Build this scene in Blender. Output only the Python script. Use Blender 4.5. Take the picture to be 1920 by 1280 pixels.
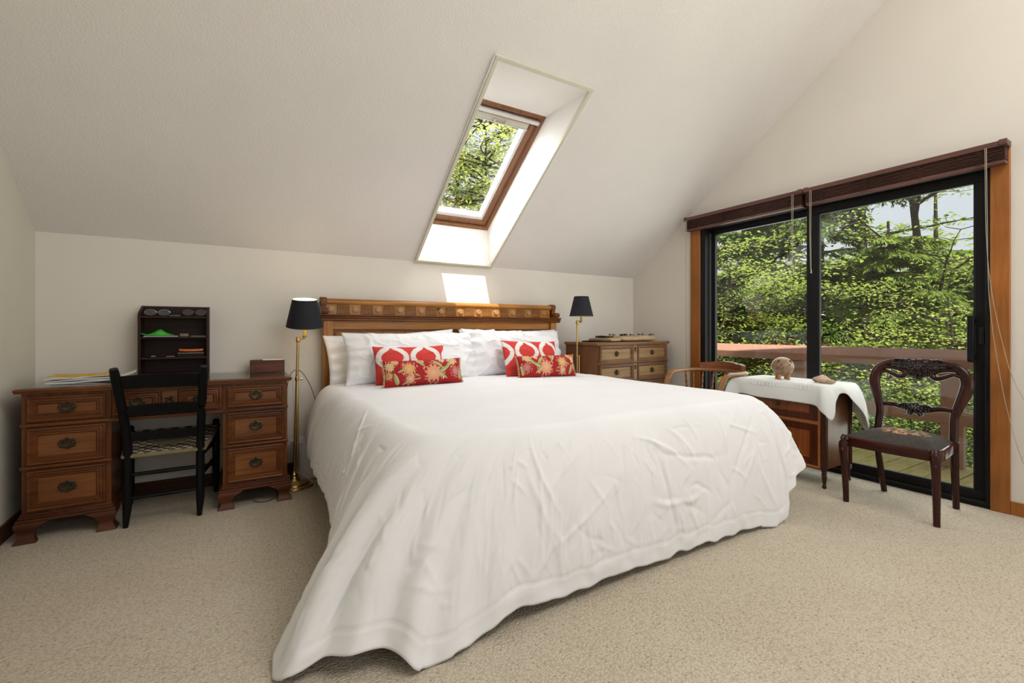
import bpy, bmesh, math, random
import numpy as np
from mathutils import Vector, Matrix, Euler
PI = math.pi
for _o in list(bpy.data.objects):
    bpy.data.objects.remove(_o, do_unlink=True)
SC = bpy.context.scene
COL = SC.collection

# ------------------------------------------------------------------ camera
FPX = 870.3                       # focal length in pixels of the 1920 px frame
cam_d = bpy.data.cameras.new('camera')
cam_d.sensor_width = 36.0
cam_d.lens = FPX / 1920 * 36.0
cam_d.shift_y = -22.0 / 1920
cam_d.clip_start = 0.02
cam_d.clip_end = 300
CAM = bpy.data.objects.new('camera', cam_d)
CAM.location = (0, 0, 1.05)
CAM.rotation_euler = (PI / 2, 0, -math.radians(30.95))
COL.objects.link(CAM)
SC.camera = CAM

# ------------------------------------------------------------------ world, sun, window and fill light, exposure
W = bpy.data.worlds.new('hazy_sky'); SC.world = W
W.use_nodes = True
_bg = W.node_tree.nodes['Background']
_bg.inputs[0].default_value = (0.86, 0.90, 1.0, 1)
_bg.inputs[1].default_value = 1.1
sun_d = bpy.data.lights.new('sun', 'SUN')
sun_d.energy = 10.5
sun_d.angle = math.radians(0.6)
sun_d.color = (1.0, 0.95, 0.86)
SUN = bpy.data.objects.new('sun', sun_d)
SUN.rotation_euler = Vector((0.14, 0.455, -1.0)).to_track_quat('-Z', 'Y').to_euler()
SUN.location = (0, -6, 12)
COL.objects.link(SUN)

def area_light(name, loc, direction, sx, sy, energy, color=(1, 1, 1)):
    d = bpy.data.lights.new(name, 'AREA'); d.shape = 'RECTANGLE'
    d.size = sx; d.size_y = sy; d.energy = energy; d.color = color
    o = bpy.data.objects.new(name, d); o.location = loc
    o.rotation_euler = Vector(direction).to_track_quat('-Z', 'Y').to_euler()
    COL.objects.link(o); return o
# fill lights added behind the camera, then daylight of the sliding door and skylight
area_light('rear_opening_fill', (2.1, -2.72, 1.75), (0, 1, 0.10), 2.8, 1.7, 26, (1.0, 0.98, 0.95))  # fill shining in through the unseen rear opening, added to brighten the room
area_light('overhead_fill', (2.0, -0.45, 3.60), (0, 0.41, -0.91), 2.8, 1.2, 68, (1.0, 0.985, 0.96))  # fill with no window behind it, added to light the bed from above
area_light('daylight_sliding_door', (4.05, 1.87, 1.05), (-1, 0, 0), 1.85, 1.8, 30, (0.98, 1.0, 0.96))
area_light('daylight_skylight', (1.64, 3.33, 2.47), (0, -0.58, -0.81), 0.6, 1.0, 26, (1.0, 1.0, 1.0))
SC.view_settings.view_transform = 'Standard'
SC.view_settings.look = 'None'
SC.view_settings.gamma = 1.0
SC.view_settings.use_curve_mapping = False
SC.view_settings.exposure = 0.0

# ------------------------------------------------------------------ numbers of the room
XL, XR, YB, YF = -0.985, 3.80, 3.725, -2.6
Z0, SLOPE = 1.62, 0.714
YRIDGE = 0.30
def zc(y): return Z0 + SLOPE * (YB - y)

# ------------------------------------------------------------------ noise in numpy
def _h(ix, iy, iz, seed):
    n = (ix * 374761393 + iy * 668265263 + iz * 2147483647 + seed * 1274126177) & 0xffffffff
    n = ((n ^ (n >> 13)) * 1274126177) & 0xffffffff
    return ((n ^ (n >> 16)) & 0xffff) / 65535.0
def noise3(x, y, z=0, seed=0):
    x = np.asarray(x, float); y = np.asarray(y, float) + 0 * x; z = np.asarray(z, float) + 0 * x
    x = x + 0 * y
    ix, iy, iz = (np.floor(v).astype(np.int64) for v in (x, y, z))
    fx, fy, fz = x - ix, y - iy, z - iz
    fx, fy, fz = (f * f * (3 - 2 * f) for f in (fx, fy, fz))
    r = 0
    for a in (0, 1):
        for b in (0, 1):
            for c in (0, 1):
                r = r + _h(ix + a, iy + b, iz + c, seed) * (fx if a else 1 - fx) * (fy if b else 1 - fy) * (fz if c else 1 - fz)
    return r * 2 - 1
def fbm(x, y, z=0, seed=0, oct=3):
    r = 0; a = 1.0; t = 0
    for k in range(oct):
        r = r + a * noise3(np.asarray(x) * 2 ** k, np.asarray(y) * 2 ** k, np.asarray(z) * 2 ** k, seed + 7 * k); t += a; a *= .5
    return r / t
def catmull(pts, n):
    P = np.array(pts, float); m = len(P)
    t = np.linspace(0, m - 1, n); i = np.clip(t.astype(int), 0, m - 2); f = (t - i)[:, None]
    p0 = P[np.clip(i - 1, 0, m - 1)]; p1 = P[i]; p2 = P[i + 1]; p3 = P[np.clip(i + 2, 0, m - 1)]
    return .5 * ((2 * p1) + (-p0 + p2) * f + (2 * p0 - 5 * p1 + 4 * p2 - p3) * f ** 2 + (-p0 + 3 * p1 - 3 * p2 + p3) * f ** 3)

# ------------------------------------------------------------------ mesh builder
class MB:
    def __init__(s): s.v = []; s.f = []; s.m = []; s.mi = 0
    def add(s, verts, faces):
        b = len(s.v); s.v += [tuple(p) for p in verts]
        for f in faces: s.f.append(tuple(b + i for i in f)); s.m.append(s.mi)
        return s
    def box(s, lo, hi, rot=None, about=None):
        x0, y0, z0 = lo; x1, y1, z1 = hi
        vs = [Vector(p) for p in ((x0, y0, z0), (x1, y0, z0), (x1, y1, z0), (x0, y1, z0), (x0, y0, z1), (x1, y0, z1), (x1, y1, z1), (x0, y1, z1))]
        if rot is not None:
            R = Euler(rot).to_matrix(); c = Vector(about) if about else sum(vs, Vector()) / 8
            vs = [c + R @ (p - c) for p in vs]
        return s.add(vs, [(3, 2, 1, 0), (4, 5, 6, 7), (0, 1, 5, 4), (1, 2, 6, 5), (2, 3, 7, 6), (3, 0, 4, 7)])
    def loft(s, rings, cap0=True, cap1=True, closed=True):
        n = len(rings[0]); V = [p for r in rings for p in r]; F = []
        for i in range(len(rings) - 1):
            for j in range(n if closed else n - 1):
                k = (j + 1) % n
                F.append((i * n + j, i * n + k, (i + 1) * n + k, (i + 1) * n + j))
        if cap0: F.append(tuple(reversed(range(n))))
        if cap1: F.append(tuple((len(rings) - 1) * n + j for j in range(n)))
        return s.add(V, F)
    def lathe(s, prof, n=24, c=(0, 0, 0), axis='z', cap=True):
        rings = []
        for r, h in prof:
            ring = []
            for j in range(n):
                a = 2 * PI * j / n; x, y = r * math.cos(a), r * math.sin(a)
                p = {'z': (x, y, h), 'x': (h, x, y), 'y': (y, h, x)}[axis]
                ring.append((c[0] + p[0], c[1] + p[1], c[2] + p[2]))
            rings.append(ring)
        return s.loft(rings, cap, cap)
    def tube(s, pts, r, n=8, flat=1.0, up=(0, 0, 1), closed=False):
        P = [Vector(p) for p in pts]; m = len(P); rings = []
        for i in range(m):
            if closed: t = P[(i + 1) % m] - P[i - 1]
            else: t = P[min(i + 1, m - 1)] - P[max(i - 1, 0)]
            t.normalize()
            u = Vector(up)
            if abs(u.dot(t)) > .95: u = Vector((1, 0, 0)) if abs(t.x) < .9 else Vector((0, 1, 0))
            a = t.cross(u).normalized(); b = a.cross(t).normalized()
            rr = r[i] if isinstance(r, (list, tuple, np.ndarray)) else r
            rings.append([P[i] + a * rr * math.cos(2 * PI * j / n) + b * rr * flat * math.sin(2 * PI * j / n) for j in range(n)])
        if closed: rings.append(rings[0]); return s.loft(rings, False, False)
        return s.loft(rings)
    def prism(s, poly, axis, d0, d1):
        def P(a, b, d): return {'x': (d, a, b), 'y': (a, d, b), 'z': (a, b, d)}[axis]
        n = len(poly)
        V = [P(a, b, d0) for a, b in poly] + [P(a, b, d1) for a, b in poly]
        F = [tuple(range(n)), tuple(reversed(range(n, 2 * n)))] + [(i, i + n, (i + 1) % n + n, (i + 1) % n) for i in range(n)]
        return s.add(V, F)
    def frame(s, x0, x1, z0, z1, prof, back, fill=True):
        """stepped mitred moulding in the XZ plane facing -y: prof = [(inset, y), ...] from outside to inside"""
        rings = [[(x0, back, z0), (x1, back, z0), (x1, back, z1), (x0, back, z1)]]
        for i, y in prof:
            rings.append([(x0 + i, y, z0 + i), (x1 - i, y, z0 + i), (x1 - i, y, z1 - i), (x0 + i, y, z1 - i)])
        s.loft(rings, True, False)
        if fill:
            s.mi = 1; s.add(rings[-1], [(0, 1, 2, 3)]); s.mi = 0
        return s
    def grid(s, G, wrap_u=False):
        nu, nv = len(G), len(G[0]); V = [p for r in G for p in r]; F = []
        for i in range(nu if wrap_u else nu - 1):
            for j in range(nv - 1):
                k = (i + 1) % nu
                F.append((i * nv + j, k * nv + j, k * nv + j + 1, i * nv + j + 1))
        return s.add(V, F)
    def blob(s, c, r, nu=10, nv=7, amp=0, seed=0):
        G = []
        for i in range(nu):
            row = []
            for j in range(nv):
                a = 2 * PI * i / nu; b = PI * j / (nv - 1) - PI / 2
                k = 1 + amp * float(noise3(2 * math.cos(a) * math.cos(b) + seed, 2 * math.sin(a) * math.cos(b), 2 * math.sin(b), seed))
                row.append((c[0] + r[0] * k * math.cos(a) * math.cos(b), c[1] + r[1] * k * math.sin(a) * math.cos(b), c[2] + r[2] * k * math.sin(b)))
            G.append(row)
        return s.grid(G, True)
    def mesh(s, name, mats, smooth=35):
        me = bpy.data.meshes.new(name); me.from_pydata(s.v, [], s.f)
        for m in (mats if isinstance(mats, (list, tuple)) else [mats]): me.materials.append(m)
        if isinstance(mats, (list, tuple)) and len(mats) > 1: me.polygons.foreach_set('material_index', s.m)
        bm = bmesh.new(); bm.from_mesh(me)
        bmesh.ops.recalc_face_normals(bm, faces=bm.faces); bm.to_mesh(me); bm.free()
        if smooth:
            me.polygons.foreach_set('use_smooth', [True] * len(me.polygons)); me.set_sharp_from_angle(angle=math.radians(smooth))
        me.update(); return me
    def build(s, name, mats, parent=None, bevel=0, smooth=35, loc=None, seg=2):
        o = bpy.data.objects.new(name, s.mesh(name, mats, smooth)); COL.objects.link(o)
        if parent: o.parent = parent
        if loc: o.location = loc
        if bevel:
            b = o.modifiers.new('bevel', 'BEVEL'); b.width = bevel; b.segments = seg; b.limit_method = 'ANGLE'; b.angle_limit = math.radians(40)
            b.harden_normals = False
        return o
def tag(o, label, cat, group=None):
    o['label'] = label; o['category'] = cat
    if group: o['group'] = group
    return o
def thing(name, label, cat, loc=(0, 0, 0), rz=0, group=None):
    o = bpy.data.objects.new(name, None); o.empty_display_size = .1; COL.objects.link(o)
    o.location = loc; o.rotation_euler = (0, 0, rz)
    return tag(o, label, cat, group)
def struct(o): o['kind'] = 'structure'; return o
def twin(o, loc, parent=None, rot=None):
    c = o.copy(); COL.objects.link(c); c.location = loc
    if rot: c.rotation_euler = rot
    if parent: c.parent = parent
    return c
def raw_mesh(name, V, F, mat, parent=None, smooth=True, colors=None):
    """big meshes straight from numpy: V (n,3), F (m,k)"""
    me = bpy.data.meshes.new(name); V = np.asarray(V, np.float32); F = np.asarray(F, np.int32)
    me.vertices.add(len(V)); me.vertices.foreach_set('co', V.ravel())
    me.loops.add(F.size); me.loops.foreach_set('vertex_index', F.ravel())
    me.polygons.add(len(F)); me.polygons.foreach_set('loop_start', np.arange(len(F), dtype=np.int32) * F.shape[1])
    me.update(calc_edges=True)
    if smooth: me.polygons.foreach_set('use_smooth', [True] * len(F))
    if colors is not None:
        ca = me.color_attributes.new('print', 'FLOAT_COLOR', 'POINT')
        ca.data.foreach_set('color', np.concatenate([colors, np.ones((len(V), 1))], 1).astype(np.float32).ravel())
    me.materials.append(mat); me.validate(); me.update()
    o = bpy.data.objects.new(name, me); COL.objects.link(o)
    if parent: o.parent = parent
    return o

# ------------------------------------------------------------------ materials
def srgb(r, g, b):
    f = lambda c: (c / 255 / 12.92) if c <= 10 else ((c / 255 + .055) / 1.055) ** 2.4
    return (f(r), f(g), f(b), 1)
class NT:
    def __init__(s, name):
        s.m = bpy.data.materials.new(name); s.m.use_nodes = True; s.t = s.m.node_tree; s.n = s.t.nodes
        s.b = s.n['Principled BSDF']; s.out = s.n['Material Output']
    def node(s, typ, **kw):
        n = s.n.new(typ)
        for k, v in kw.items():
            if k.startswith('i_'):
                key = k[2:]; key = int(key) if key.isdigit() else key.replace('_', ' ')
                n.inputs[key].default_value = v
            else: setattr(n, k, v)
        return n
    def link(s, a, b): s.t.links.new(a, b); return s
    def coords(s, scale=(1, 1, 1), kind='Object'):
        tc = s.node('ShaderNodeTexCoord'); mp = s.node('ShaderNodeMapping'); mp.inputs['Scale'].default_value = scale
        s.link(tc.outputs[kind], mp.inputs[0]); return mp.outputs[0]
    def noise(s, vec, scale, detail=4, rough=.55, dist=0):
        n = s.node('ShaderNodeTexNoise'); n.inputs['Scale'].default_value = scale; n.inputs['Detail'].default_value = detail
        n.inputs['Roughness'].default_value = rough; n.inputs['Distortion'].default_value = dist
        s.link(vec, n.inputs['Vector']); return n.outputs['Fac']
    def ramp(s, fac, stops):
        r = s.node('ShaderNodeValToRGB'); e = r.color_ramp.elements
        while len(e) < len(stops): e.new(.5)
        for k, (p, c) in enumerate(stops): e[k].position = p; e[k].color = c
        s.link(fac, r.inputs[0]); return r.outputs[0]
    def bump(s, fac, strength, dist=.01):
        b = s.node('ShaderNodeBump'); b.inputs['Strength'].default_value = strength; b.inputs['Distance'].default_value = dist
        s.link(fac, b.inputs['Height'])
        if s.b.inputs['Normal'].links: s.link(s.b.inputs['Normal'].links[0].from_socket, b.inputs['Normal'])
        s.link(b.outputs[0], s.b.inputs['Normal']); return s
    def base(s, col):
        if isinstance(col, tuple): s.b.inputs['Base Color'].default_value = col
        else: s.link(col, s.b.inputs['Base Color'])
        return s
    def set(s, rough=.5, metal=0, spec=.5, **kw):
        s.b.inputs['Roughness'].default_value = rough; s.b.inputs['Metallic'].default_value = metal
        s.b.inputs['Specular IOR Level'].default_value = spec
        for k, v in kw.items(): s.b.inputs[k.replace('_', ' ')].default_value = v
        return s
def sc(c, k): return (c[0] * k, c[1] * k, c[2] * k, 1)
def plain(name, col, rough=.5, metal=0, spec=.5, var=.12, vscale=12, bump=0, bscale=200, **kw):
    t = NT(name); v = t.coords()
    t.base(t.ramp(t.noise(v, vscale), [(.25, sc(col, 1 - var)), (.75, sc(col, 1 + var))])).set(rough, metal, spec, **kw)
    if bump: t.bump(t.noise(v, bscale, 3), bump, .003)
    return t.m
def wood(name, dark, mid, light, axis='x', rough=.35, scale=1.0, spec=.28, knots=False):
    t = NT(name); k = {'x': (1.2, 16, 16), 'y': (16, 1.2, 16), 'z': (16, 16, 1.2)}[axis]
    v = t.coords(tuple(a * scale for a in k))
    n1 = t.noise(v, 2.2, 6, .6, .8)
    col = t.ramp(n1, [(.22, dark), (.5, mid), (.78, light)])
    big = t.noise(t.coords((1.5, 1.5, 1.5)), 1.6, 2)
    mx = t.node('ShaderNodeMix', data_type='RGBA', blend_type='MULTIPLY'); mx.inputs['Factor'].default_value = 1
    t.link(col, mx.inputs['A']); t.link(t.ramp(big, [(.3, (.72, .70, .68, 1)), (.7, (1.1, 1.08, 1.05, 1))]), mx.inputs['B'])
    out = mx.outputs['Result']
    if knots:
        vo = t.node('ShaderNodeTexVoronoi', feature='F1'); kk = {'x': (2.2, 6, 6), 'y': (6, 2.2, 6), 'z': (6, 6, 2.2)}[axis]
        t.link(t.coords(kk), vo.inputs['Vector']); vo.inputs['Scale'].default_value = 1.0
        m2 = t.node('ShaderNodeMix', data_type='RGBA', blend_type='MULTIPLY'); m2.inputs['Factor'].default_value = 1
        t.link(out, m2.inputs['A']); t.link(t.ramp(vo.outputs['Distance'], [(.05, (.25, .16, .12, 1)), (.13, (1, 1, 1, 1))]), m2.inputs['B'])
        out = m2.outputs['Result']
    t.base(out).set(rough, 0, spec).bump(n1, .08, .002)
    return t.m
def printed(name, rough=.85, weave=900):
    t = NT(name); a = t.node('ShaderNodeAttribute'); a.attribute_name = 'print'
    t.base(a.outputs['Color']).set(rough, 0, .2)
    t.bump(t.noise(t.coords(), weave, 2), .15, .001); return t.m
def glassy(name, tint=(1, 1, 1, 1), refl=.9):
    """thin pane: see-through with a fresnel gloss"""
    t = NT(name); t.n.remove(t.b)
    tr = t.node('ShaderNodeBsdfTransparent'); tr.inputs[0].default_value = tint
    gl = t.node('ShaderNodeBsdfGlossy'); gl.inputs['Roughness'].default_value = .0; gl.inputs[0].default_value = (refl, refl, refl, 1)
    lw = t.node('ShaderNodeLayerWeight'); lw.inputs[0].default_value = .5
    pw = t.node('ShaderNodeMath', operation='POWER'); pw.inputs[1].default_value = 4.0; t.link(lw.outputs['Facing'], pw.inputs[0])
    fr = t.node('ShaderNodeMath', operation='MULTIPLY_ADD'); fr.inputs[1].default_value = .6; fr.inputs[2].default_value = .035; t.link(pw.outputs[0], fr.inputs[0])
    mx = t.node('ShaderNodeMixShader'); t.link(fr.outputs[0], mx.inputs[0]); t.link(tr.outputs[0], mx.inputs[1]); t.link(gl.outputs[0], mx.inputs[2])
    t.link(mx.outputs[0], t.out.inputs[0]); return t.m
def leafy(name, c1, c2, trans=.45):
    t = NT(name); t.n.remove(t.b)
    v = t.coords(); oi = t.noise(v, 2.3, 3)
    col = t.ramp(oi, [(.3, c1), (.7, c2)])
    d = t.node('ShaderNodeBsdfDiffuse'); tl = t.node('ShaderNodeBsdfTranslucent'); t.link(col, d.inputs[0]); t.link(col, tl.inputs[0])
    mx = t.node('ShaderNodeMixShader'); mx.inputs[0].default_value = trans
    t.link(d.outputs[0], mx.inputs[1]); t.link(tl.outputs[0], mx.inputs[2]); t.link(mx.outputs[0], t.out.inputs[0]); return t.m

M = {}
def _wall(name, c, bscale, bs):
    t = NT(name); v = t.coords()
    t.base(t.ramp(t.noise(v, 1.3, 3), [(.3, sc(c, .97)), (.7, sc(c, 1.03))])).set(.85, 0, .25)
    t.bump(t.noise(v, bscale, 4, .6), bs, .004); return t.m
M['wall'] = _wall('wall_paint', (.68, .642, .578), 140, .06)
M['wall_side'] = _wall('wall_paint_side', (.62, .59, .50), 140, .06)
M['ceiling'] = _wall('ceiling_paint', (.78, .752, .725), 105, .7)
M['well'] = _wall('shaft_paint', (.86, .85, .82), 120, .05)
M['trimcream'] = plain('shaft_trim_paint', (.62, .60, .49), .45, var=.04)
def _carpet():
    t = NT('berber_carpet')
    v = t.coords((1, 1, 1)); big = t.noise(v, .9, 3); fine = t.noise(v, 240, 2)
    vo = t.node('ShaderNodeTexVoronoi', feature='F1'); t.link(t.coords((105, 130, 1)), vo.inputs['Vector']); vo.inputs['Scale'].default_value = 1.0; vo.inputs['Randomness'].default_value = .8
    pit = t.node('ShaderNodeTexVoronoi', feature='F1'); t.link(t.coords((36, 60, 1)), pit.inputs['Vector']); pit.inputs['Scale'].default_value = 1.0; pit.inputs['Randomness'].default_value = .55
    base = t.ramp(big, [(.3, (.505, .440, .348, 1)), (.7, (.57, .51, .42, 1))])
    mx = t.node('ShaderNodeMix', data_type='RGBA', blend_type='MULTIPLY'); mx.inputs['Factor'].default_value = .55
    t.link(base, mx.inputs['A']); t.link(t.ramp(vo.outputs['Distance'], [(.25, (1.08, 1.08, 1.06, 1)), (.75, (.62, .58, .52, 1))]), mx.inputs['B'])
    m2 = t.node('ShaderNodeMix', data_type='RGBA', blend_type='MULTIPLY'); m2.inputs['Factor'].default_value = .55
    t.link(mx.outputs['Result'], m2.inputs['A']); t.link(t.ramp(pit.outputs['Distance'], [(.10, (.40, .35, .28, 1)), (.24, (1, 1, 1, 1))]), m2.inputs['B'])
    t.base(m2.outputs['Result']).set(.95, 0, .1)
    inv = t.node('ShaderNodeMath', operation='MULTIPLY'); inv.inputs[1].default_value = -1; t.link(vo.outputs['Distance'], inv.inputs[0])
    t.bump(inv.outputs[0], .55, .006).bump(fine, .25, .002); return t.m
M['carpet'] = _carpet()
M['base_dark'] = wood('baseboard_stain', (.03, .008, .004, 1), (.06, .018, .008, 1), (.09, .03, .013, 1), 'x', .4)
M['casing'] = wood('door_casing_stain', (.25, .085, .02, 1), (.33, .12, .028, 1), (.40, .155, .04, 1), 'z', .35)
M['black_metal'] = plain('black_aluminium', (.008, .008, .009), .38, .0, .18, .1)
M['black_gasket'] = plain('dark_gasket', (.014, .015, .016), .6, .0, .2, .1)
M['steel_edge'] = plain('bare_aluminium', (.35, .36, .38), .35, .9, .5, .05)
M['blind'] = wood('blind_slat_stain', (.045, .017, .013, 1), (.075, .03, .023, 1), (.10, .042, .032, 1), 'y', .4)
M['blind_rail'] = wood('blind_rail_stain', (.10, .048, .040, 1), (.135, .066, .055, 1), (.165, .085, .07, 1), 'y', .38)
M['cord'] = plain('cream_cord', (.36, .33, .24), .8, var=.05)
M['pane'] = glassy('window_pane', (.86, .88, .86, 1))
M['sky_pane'] = glassy('skylight_pane', (.97, .97, .97, 1), .6)
M['pine_frame'] = wood('skylight_pine', (.18, .075, .032, 1), (.27, .12, .055, 1), (.35, .17, .085, 1), 'y', .35)
M['white_metal'] = plain('white_lacquer', (.74, .74, .72), .35, var=.03)
# ================================================================== THE ROOM
m = MB(); m.box((XL - .15, YF - .15, -.1), (XR, YB + .15, 0))
struct(m.build('floor', M['carpet'], smooth=0))['label'] = 'beige looped carpet over the bedroom floor'
SX0, SX1, SY0, SY1 = 1.300, 1.985, 2.335, 3.700          # skylight shaft opening in the ceiling (plan)
WX0, WX1 = 1.320, 1.960                                   # roof window inside the shaft
ZW0, ZW1 = 1.945, 2.605                                   # its low and high edge heights
YW0, YW1 = 3.700, 2.785
# back wall (low knee wall)
m = MB(); m.box((XL - .15, YB, 0), (XR + .15, YB + .12, Z0 + .004)); struct(m.build('wall_back', M['wall'], smooth=0))['label'] = 'low cream knee wall behind the bed and desk'
# left wall and right wall: gables
gable = [(YF, 0), (YB + .1, 0), (YB + .1, zc(YB + .1)), (YRIDGE, zc(YRIDGE)), (YF, 2.75)]
m = MB(); m.prism(gable, 'x', XL - .12, XL); struct(m.build('wall_left', M['wall_side'], smooth=0))['label'] = 'cream side wall at the left edge beside the desk'
DY0, DY1, DZ = .888, 2.850, 2.02
m = MB()
m.prism([(YF, 0), (DY0, 0), (DY0, zc(DY0) - .0), (YRIDGE, zc(YRIDGE)), (YF, 2.75)], 'x', XR, XR + .13)
m.prism([(DY0, DZ), (DY1, DZ), (DY1, zc(DY1)), (DY0, zc(DY0))], 'x', XR, XR + .13)
m.prism([(DY1, 0), (YB + .1, 0), (YB + .1, zc(YB + .1)), (DY1, zc(DY1))], 'x', XR, XR + .13)
struct(m.build('wall_right', M['wall'], smooth=0))['label'] = 'tall cream gable wall around the sliding door'
# rear wall behind the camera, its wide opening added to let fill light in
m = MB()
m.box((XL, YF - .12, 0), (XR, YF, .90)); m.box((XL, YF - .12, 2.60), (XR, YF, 2.78))
m.box((XL, YF - .12, .90), (-.75, YF, 2.60)); m.box((3.55, YF - .12, .90), (XR, YF, 2.60))
struct(m.build('wall_rear', M['wall'], smooth=0))['label'] = 'rear wall with a wide added light opening behind the viewer'
# sloping ceiling with the shaft opening
def slope_quad(m, x0, x1, y0, y1, th=.02):
    m.add([(x0, y0, zc(y0)), (x1, y0, zc(y0)), (x1, y1, zc(y1)), (x0, y1, zc(y1)), (x0, y0, zc(y0) + th), (x1, y0, zc(y0) + th), (x1, y1, zc(y1) + th), (x0, y1, zc(y1) + th)],
          [(0, 1, 2, 3), (7, 6, 5, 4), (0, 4, 5, 1), (1, 5, 6, 2), (2, 6, 7, 3), (3, 7, 4, 0)])
m = MB()
e_ = .011
slope_quad(m, XL - .12, SX0 - e_, YRIDGE, YB + .1); slope_quad(m, SX1 + e_, XR + .13, YRIDGE, YB + .1)
slope_quad(m, SX0 - e_, SX1 + e_, YRIDGE, SY0 - e_); slope_quad(m, SX0 - e_, SX1 + e_, SY1 + e_, YB + .1)
m.add([(XL - .12, YRIDGE, zc(YRIDGE)), (XR + .13, YRIDGE, zc(YRIDGE)), (XR + .13, YF - .12, 2.72), (XL - .12, YF - .12, 2.72)], [(0, 1, 2, 3)])
struct(m.build('ceiling', M['ceiling'], smooth=0))['label'] = 'sloping textured cream ceiling around the skylight'
# roof verge overhanging the gable above the deck
m = MB(); ov = .25
for (ya, yb) in ((YB + .45, YRIDGE), (YRIDGE, YF - .4)):
    f = (lambda y: zc(y) + ov) if ya > YRIDGE else (lambda y: zc(YRIDGE) + ov - (YRIDGE - y) * .46)
    za, zb = (f(ya), f(yb))
    m.add([(3.90, ya, za), (4.56, ya, za), (4.56, yb, zb), (3.90, yb, zb), (3.90, ya, za + .10), (4.56, ya, za + .10), (4.56, yb, zb + .10), (3.90, yb, zb + .10)], [(0, 1, 2, 3), (7, 6, 5, 4), (0, 4, 5, 1), (1, 5, 6, 2), (2, 6, 7, 3), (3, 7, 4, 0)])
o = struct(m.build('roof_overhang', M['base_dark'], smooth=0)); o['label'] = 'stained roof overhang above the deck'
# baseboards
def baseboard(name, lo, hi, mt):
    m = MB(); m.box(lo, hi); struct(m.build(name, mt, bevel=.003))
baseboard('baseboard_back', (XL, YB - .014, 0), (XR, YB, .085), M['base_dark'])
baseboard('baseboard_left', (XL, YF, 0), (XL + .014, YB - .014, .085), M['base_dark'])
baseboard('baseboard_right', (XR - .014, YF, 0), (XR, .806, .075), M['casing'])
baseboard('baseboard_right_far', (XR - .014, 2.958, 0), (XR, YB - .014, .075), M['casing'])

# ------------------------------------------------------------------ skylight (window_1)
sky = bpy.data.objects.new('window_1', None); COL.objects.link(sky); struct(sky)
sky['label'] = 'pine roof window set in a deep white shaft in the sloping ceiling'
BETA = math.atan(SLOPE)
m = MB()
cb = [(SX0, SY1, zc(SY1) - .020), (SX1, SY1, zc(SY1) - .020), (SX1, SY0, zc(SY0) - .004), (SX0, SY0, zc(SY0) - .004)]
wb = [(WX0, YW0, ZW0), (WX1, YW0, ZW0), (WX1, YW1, ZW1), (WX0, YW1, ZW1)]
def outp(p, d): return (p[0] + (d if p[0] > 1.6 else -d), p[1] + (d if p[1] > 3 else -d), p[2])
for a in range(4):
    b = (a + 1) % 4
    m = MB(); q = [cb[a], cb[b], wb[b], wb[a]]
    n = [outp(p, .03) for p in q]
    m.add(q + n, [(0, 1, 2, 3), (7, 6, 5, 4), (0, 4, 5, 1), (1, 5, 6, 2), (2, 6, 7, 3), (3, 7, 4, 0)])
    m.build('shaft_side', M['well'], sky, smooth=0)
# cream trim lip around the shaft mouth, lying on the ceiling
def slope_pt(x, s, off):      # s = distance up the slope from the lower opening edge; off = normal distance into the room
    y = SY1 - s * math.cos(BETA); z = zc(SY1) + s * math.sin(BETA)
    return (x, y - off * math.sin(BETA), z - off * math.cos(BETA))
SLEN = (SY1 - SY0) / math.cos(BETA)
def slope_box(m, x0, x1, s0, s1, o0, o1):
    m.add([slope_pt(x, s, o) for o in (o0, o1) for x, s in ((x0, s0), (x1, s0), (x1, s1), (x0, s1))],
          [(3, 2, 1, 0), (4, 5, 6, 7), (0, 1, 5, 4), (1, 2, 6, 5), (2, 3, 7, 6), (3, 0, 4, 7)])
tw = .020
for (x0, x1, s0, s1) in ((SX0 - tw, SX1 + tw, -tw, .004), (SX0 - tw, SX1 + tw, SLEN - .004, SLEN + tw), (SX0 - tw, SX0 + .004, .004, SLEN - .004), (SX1 - .004, SX1 + tw, .004, SLEN - .004)):
    m = MB(); slope_box(m, x0, x1, s0, s1, -.004, .022); m.build('shaft_trim', M['trimcream'], sky, bevel=.003)
# window body in its own tilted frame: X across, Y up the slope, Z into the room
win = bpy.data.objects.new('roof_window', None); COL.objects.link(win); win.parent = sky
win.location = (WX0, YW0, ZW0); win.rotation_euler = (PI - math.atan2(ZW1 - ZW0, YW0 - YW1), 0, 0)
WW, WL = WX1 - WX0, math.hypot(ZW1 - ZW0, YW0 - YW1)
def ring4(m, x0, x1, y0, y1, w, z0, z1, wt=None, wb_=None):
    wt = wt or w; wb_ = wb_ or w
    m.box((x0, y0, z0), (x1, y0 + wb_, z1)); m.box((x0, y1 - wt, z0), (x1, y1, z1))
    m.box((x0, y0 + wb_, z0), (x0 + w, y1 - wt, z1)); m.box((x1 - w, y0 + wb_, z0), (x1, y1 - wt, z1))
m = MB(); ring4(m, -.01, WW + .01, -.01, WL + .01, .036, -.09, .002); m.build('frame', M['pine_frame'], win, bevel=.003)
m = MB(); ring4(m, .034, WW - .034, .036, WL - .04, .042, -.085, -.018, .055); m.build('sash', M['pine_frame'], win, bevel=.004)
m = MB(); ring4(m, .076, WW - .076, .078, WL - .095, .028, -.10, -.032, .012, .036); m.build('sash_lining', M['white_metal'], win, bevel=.003)
m = MB(); m.box((.03, WL - .075, -.012), (WW - .03, WL - .048, .014)); m.build('vent_bar', M['white_metal'], win, bevel=.004)
m = MB(); m.box((.080, WL - .145, -.060), (WW - .080, WL - .098, -.028)); m.build('blind_cassette', M['trimcream'], win, bevel=.004)
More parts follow.
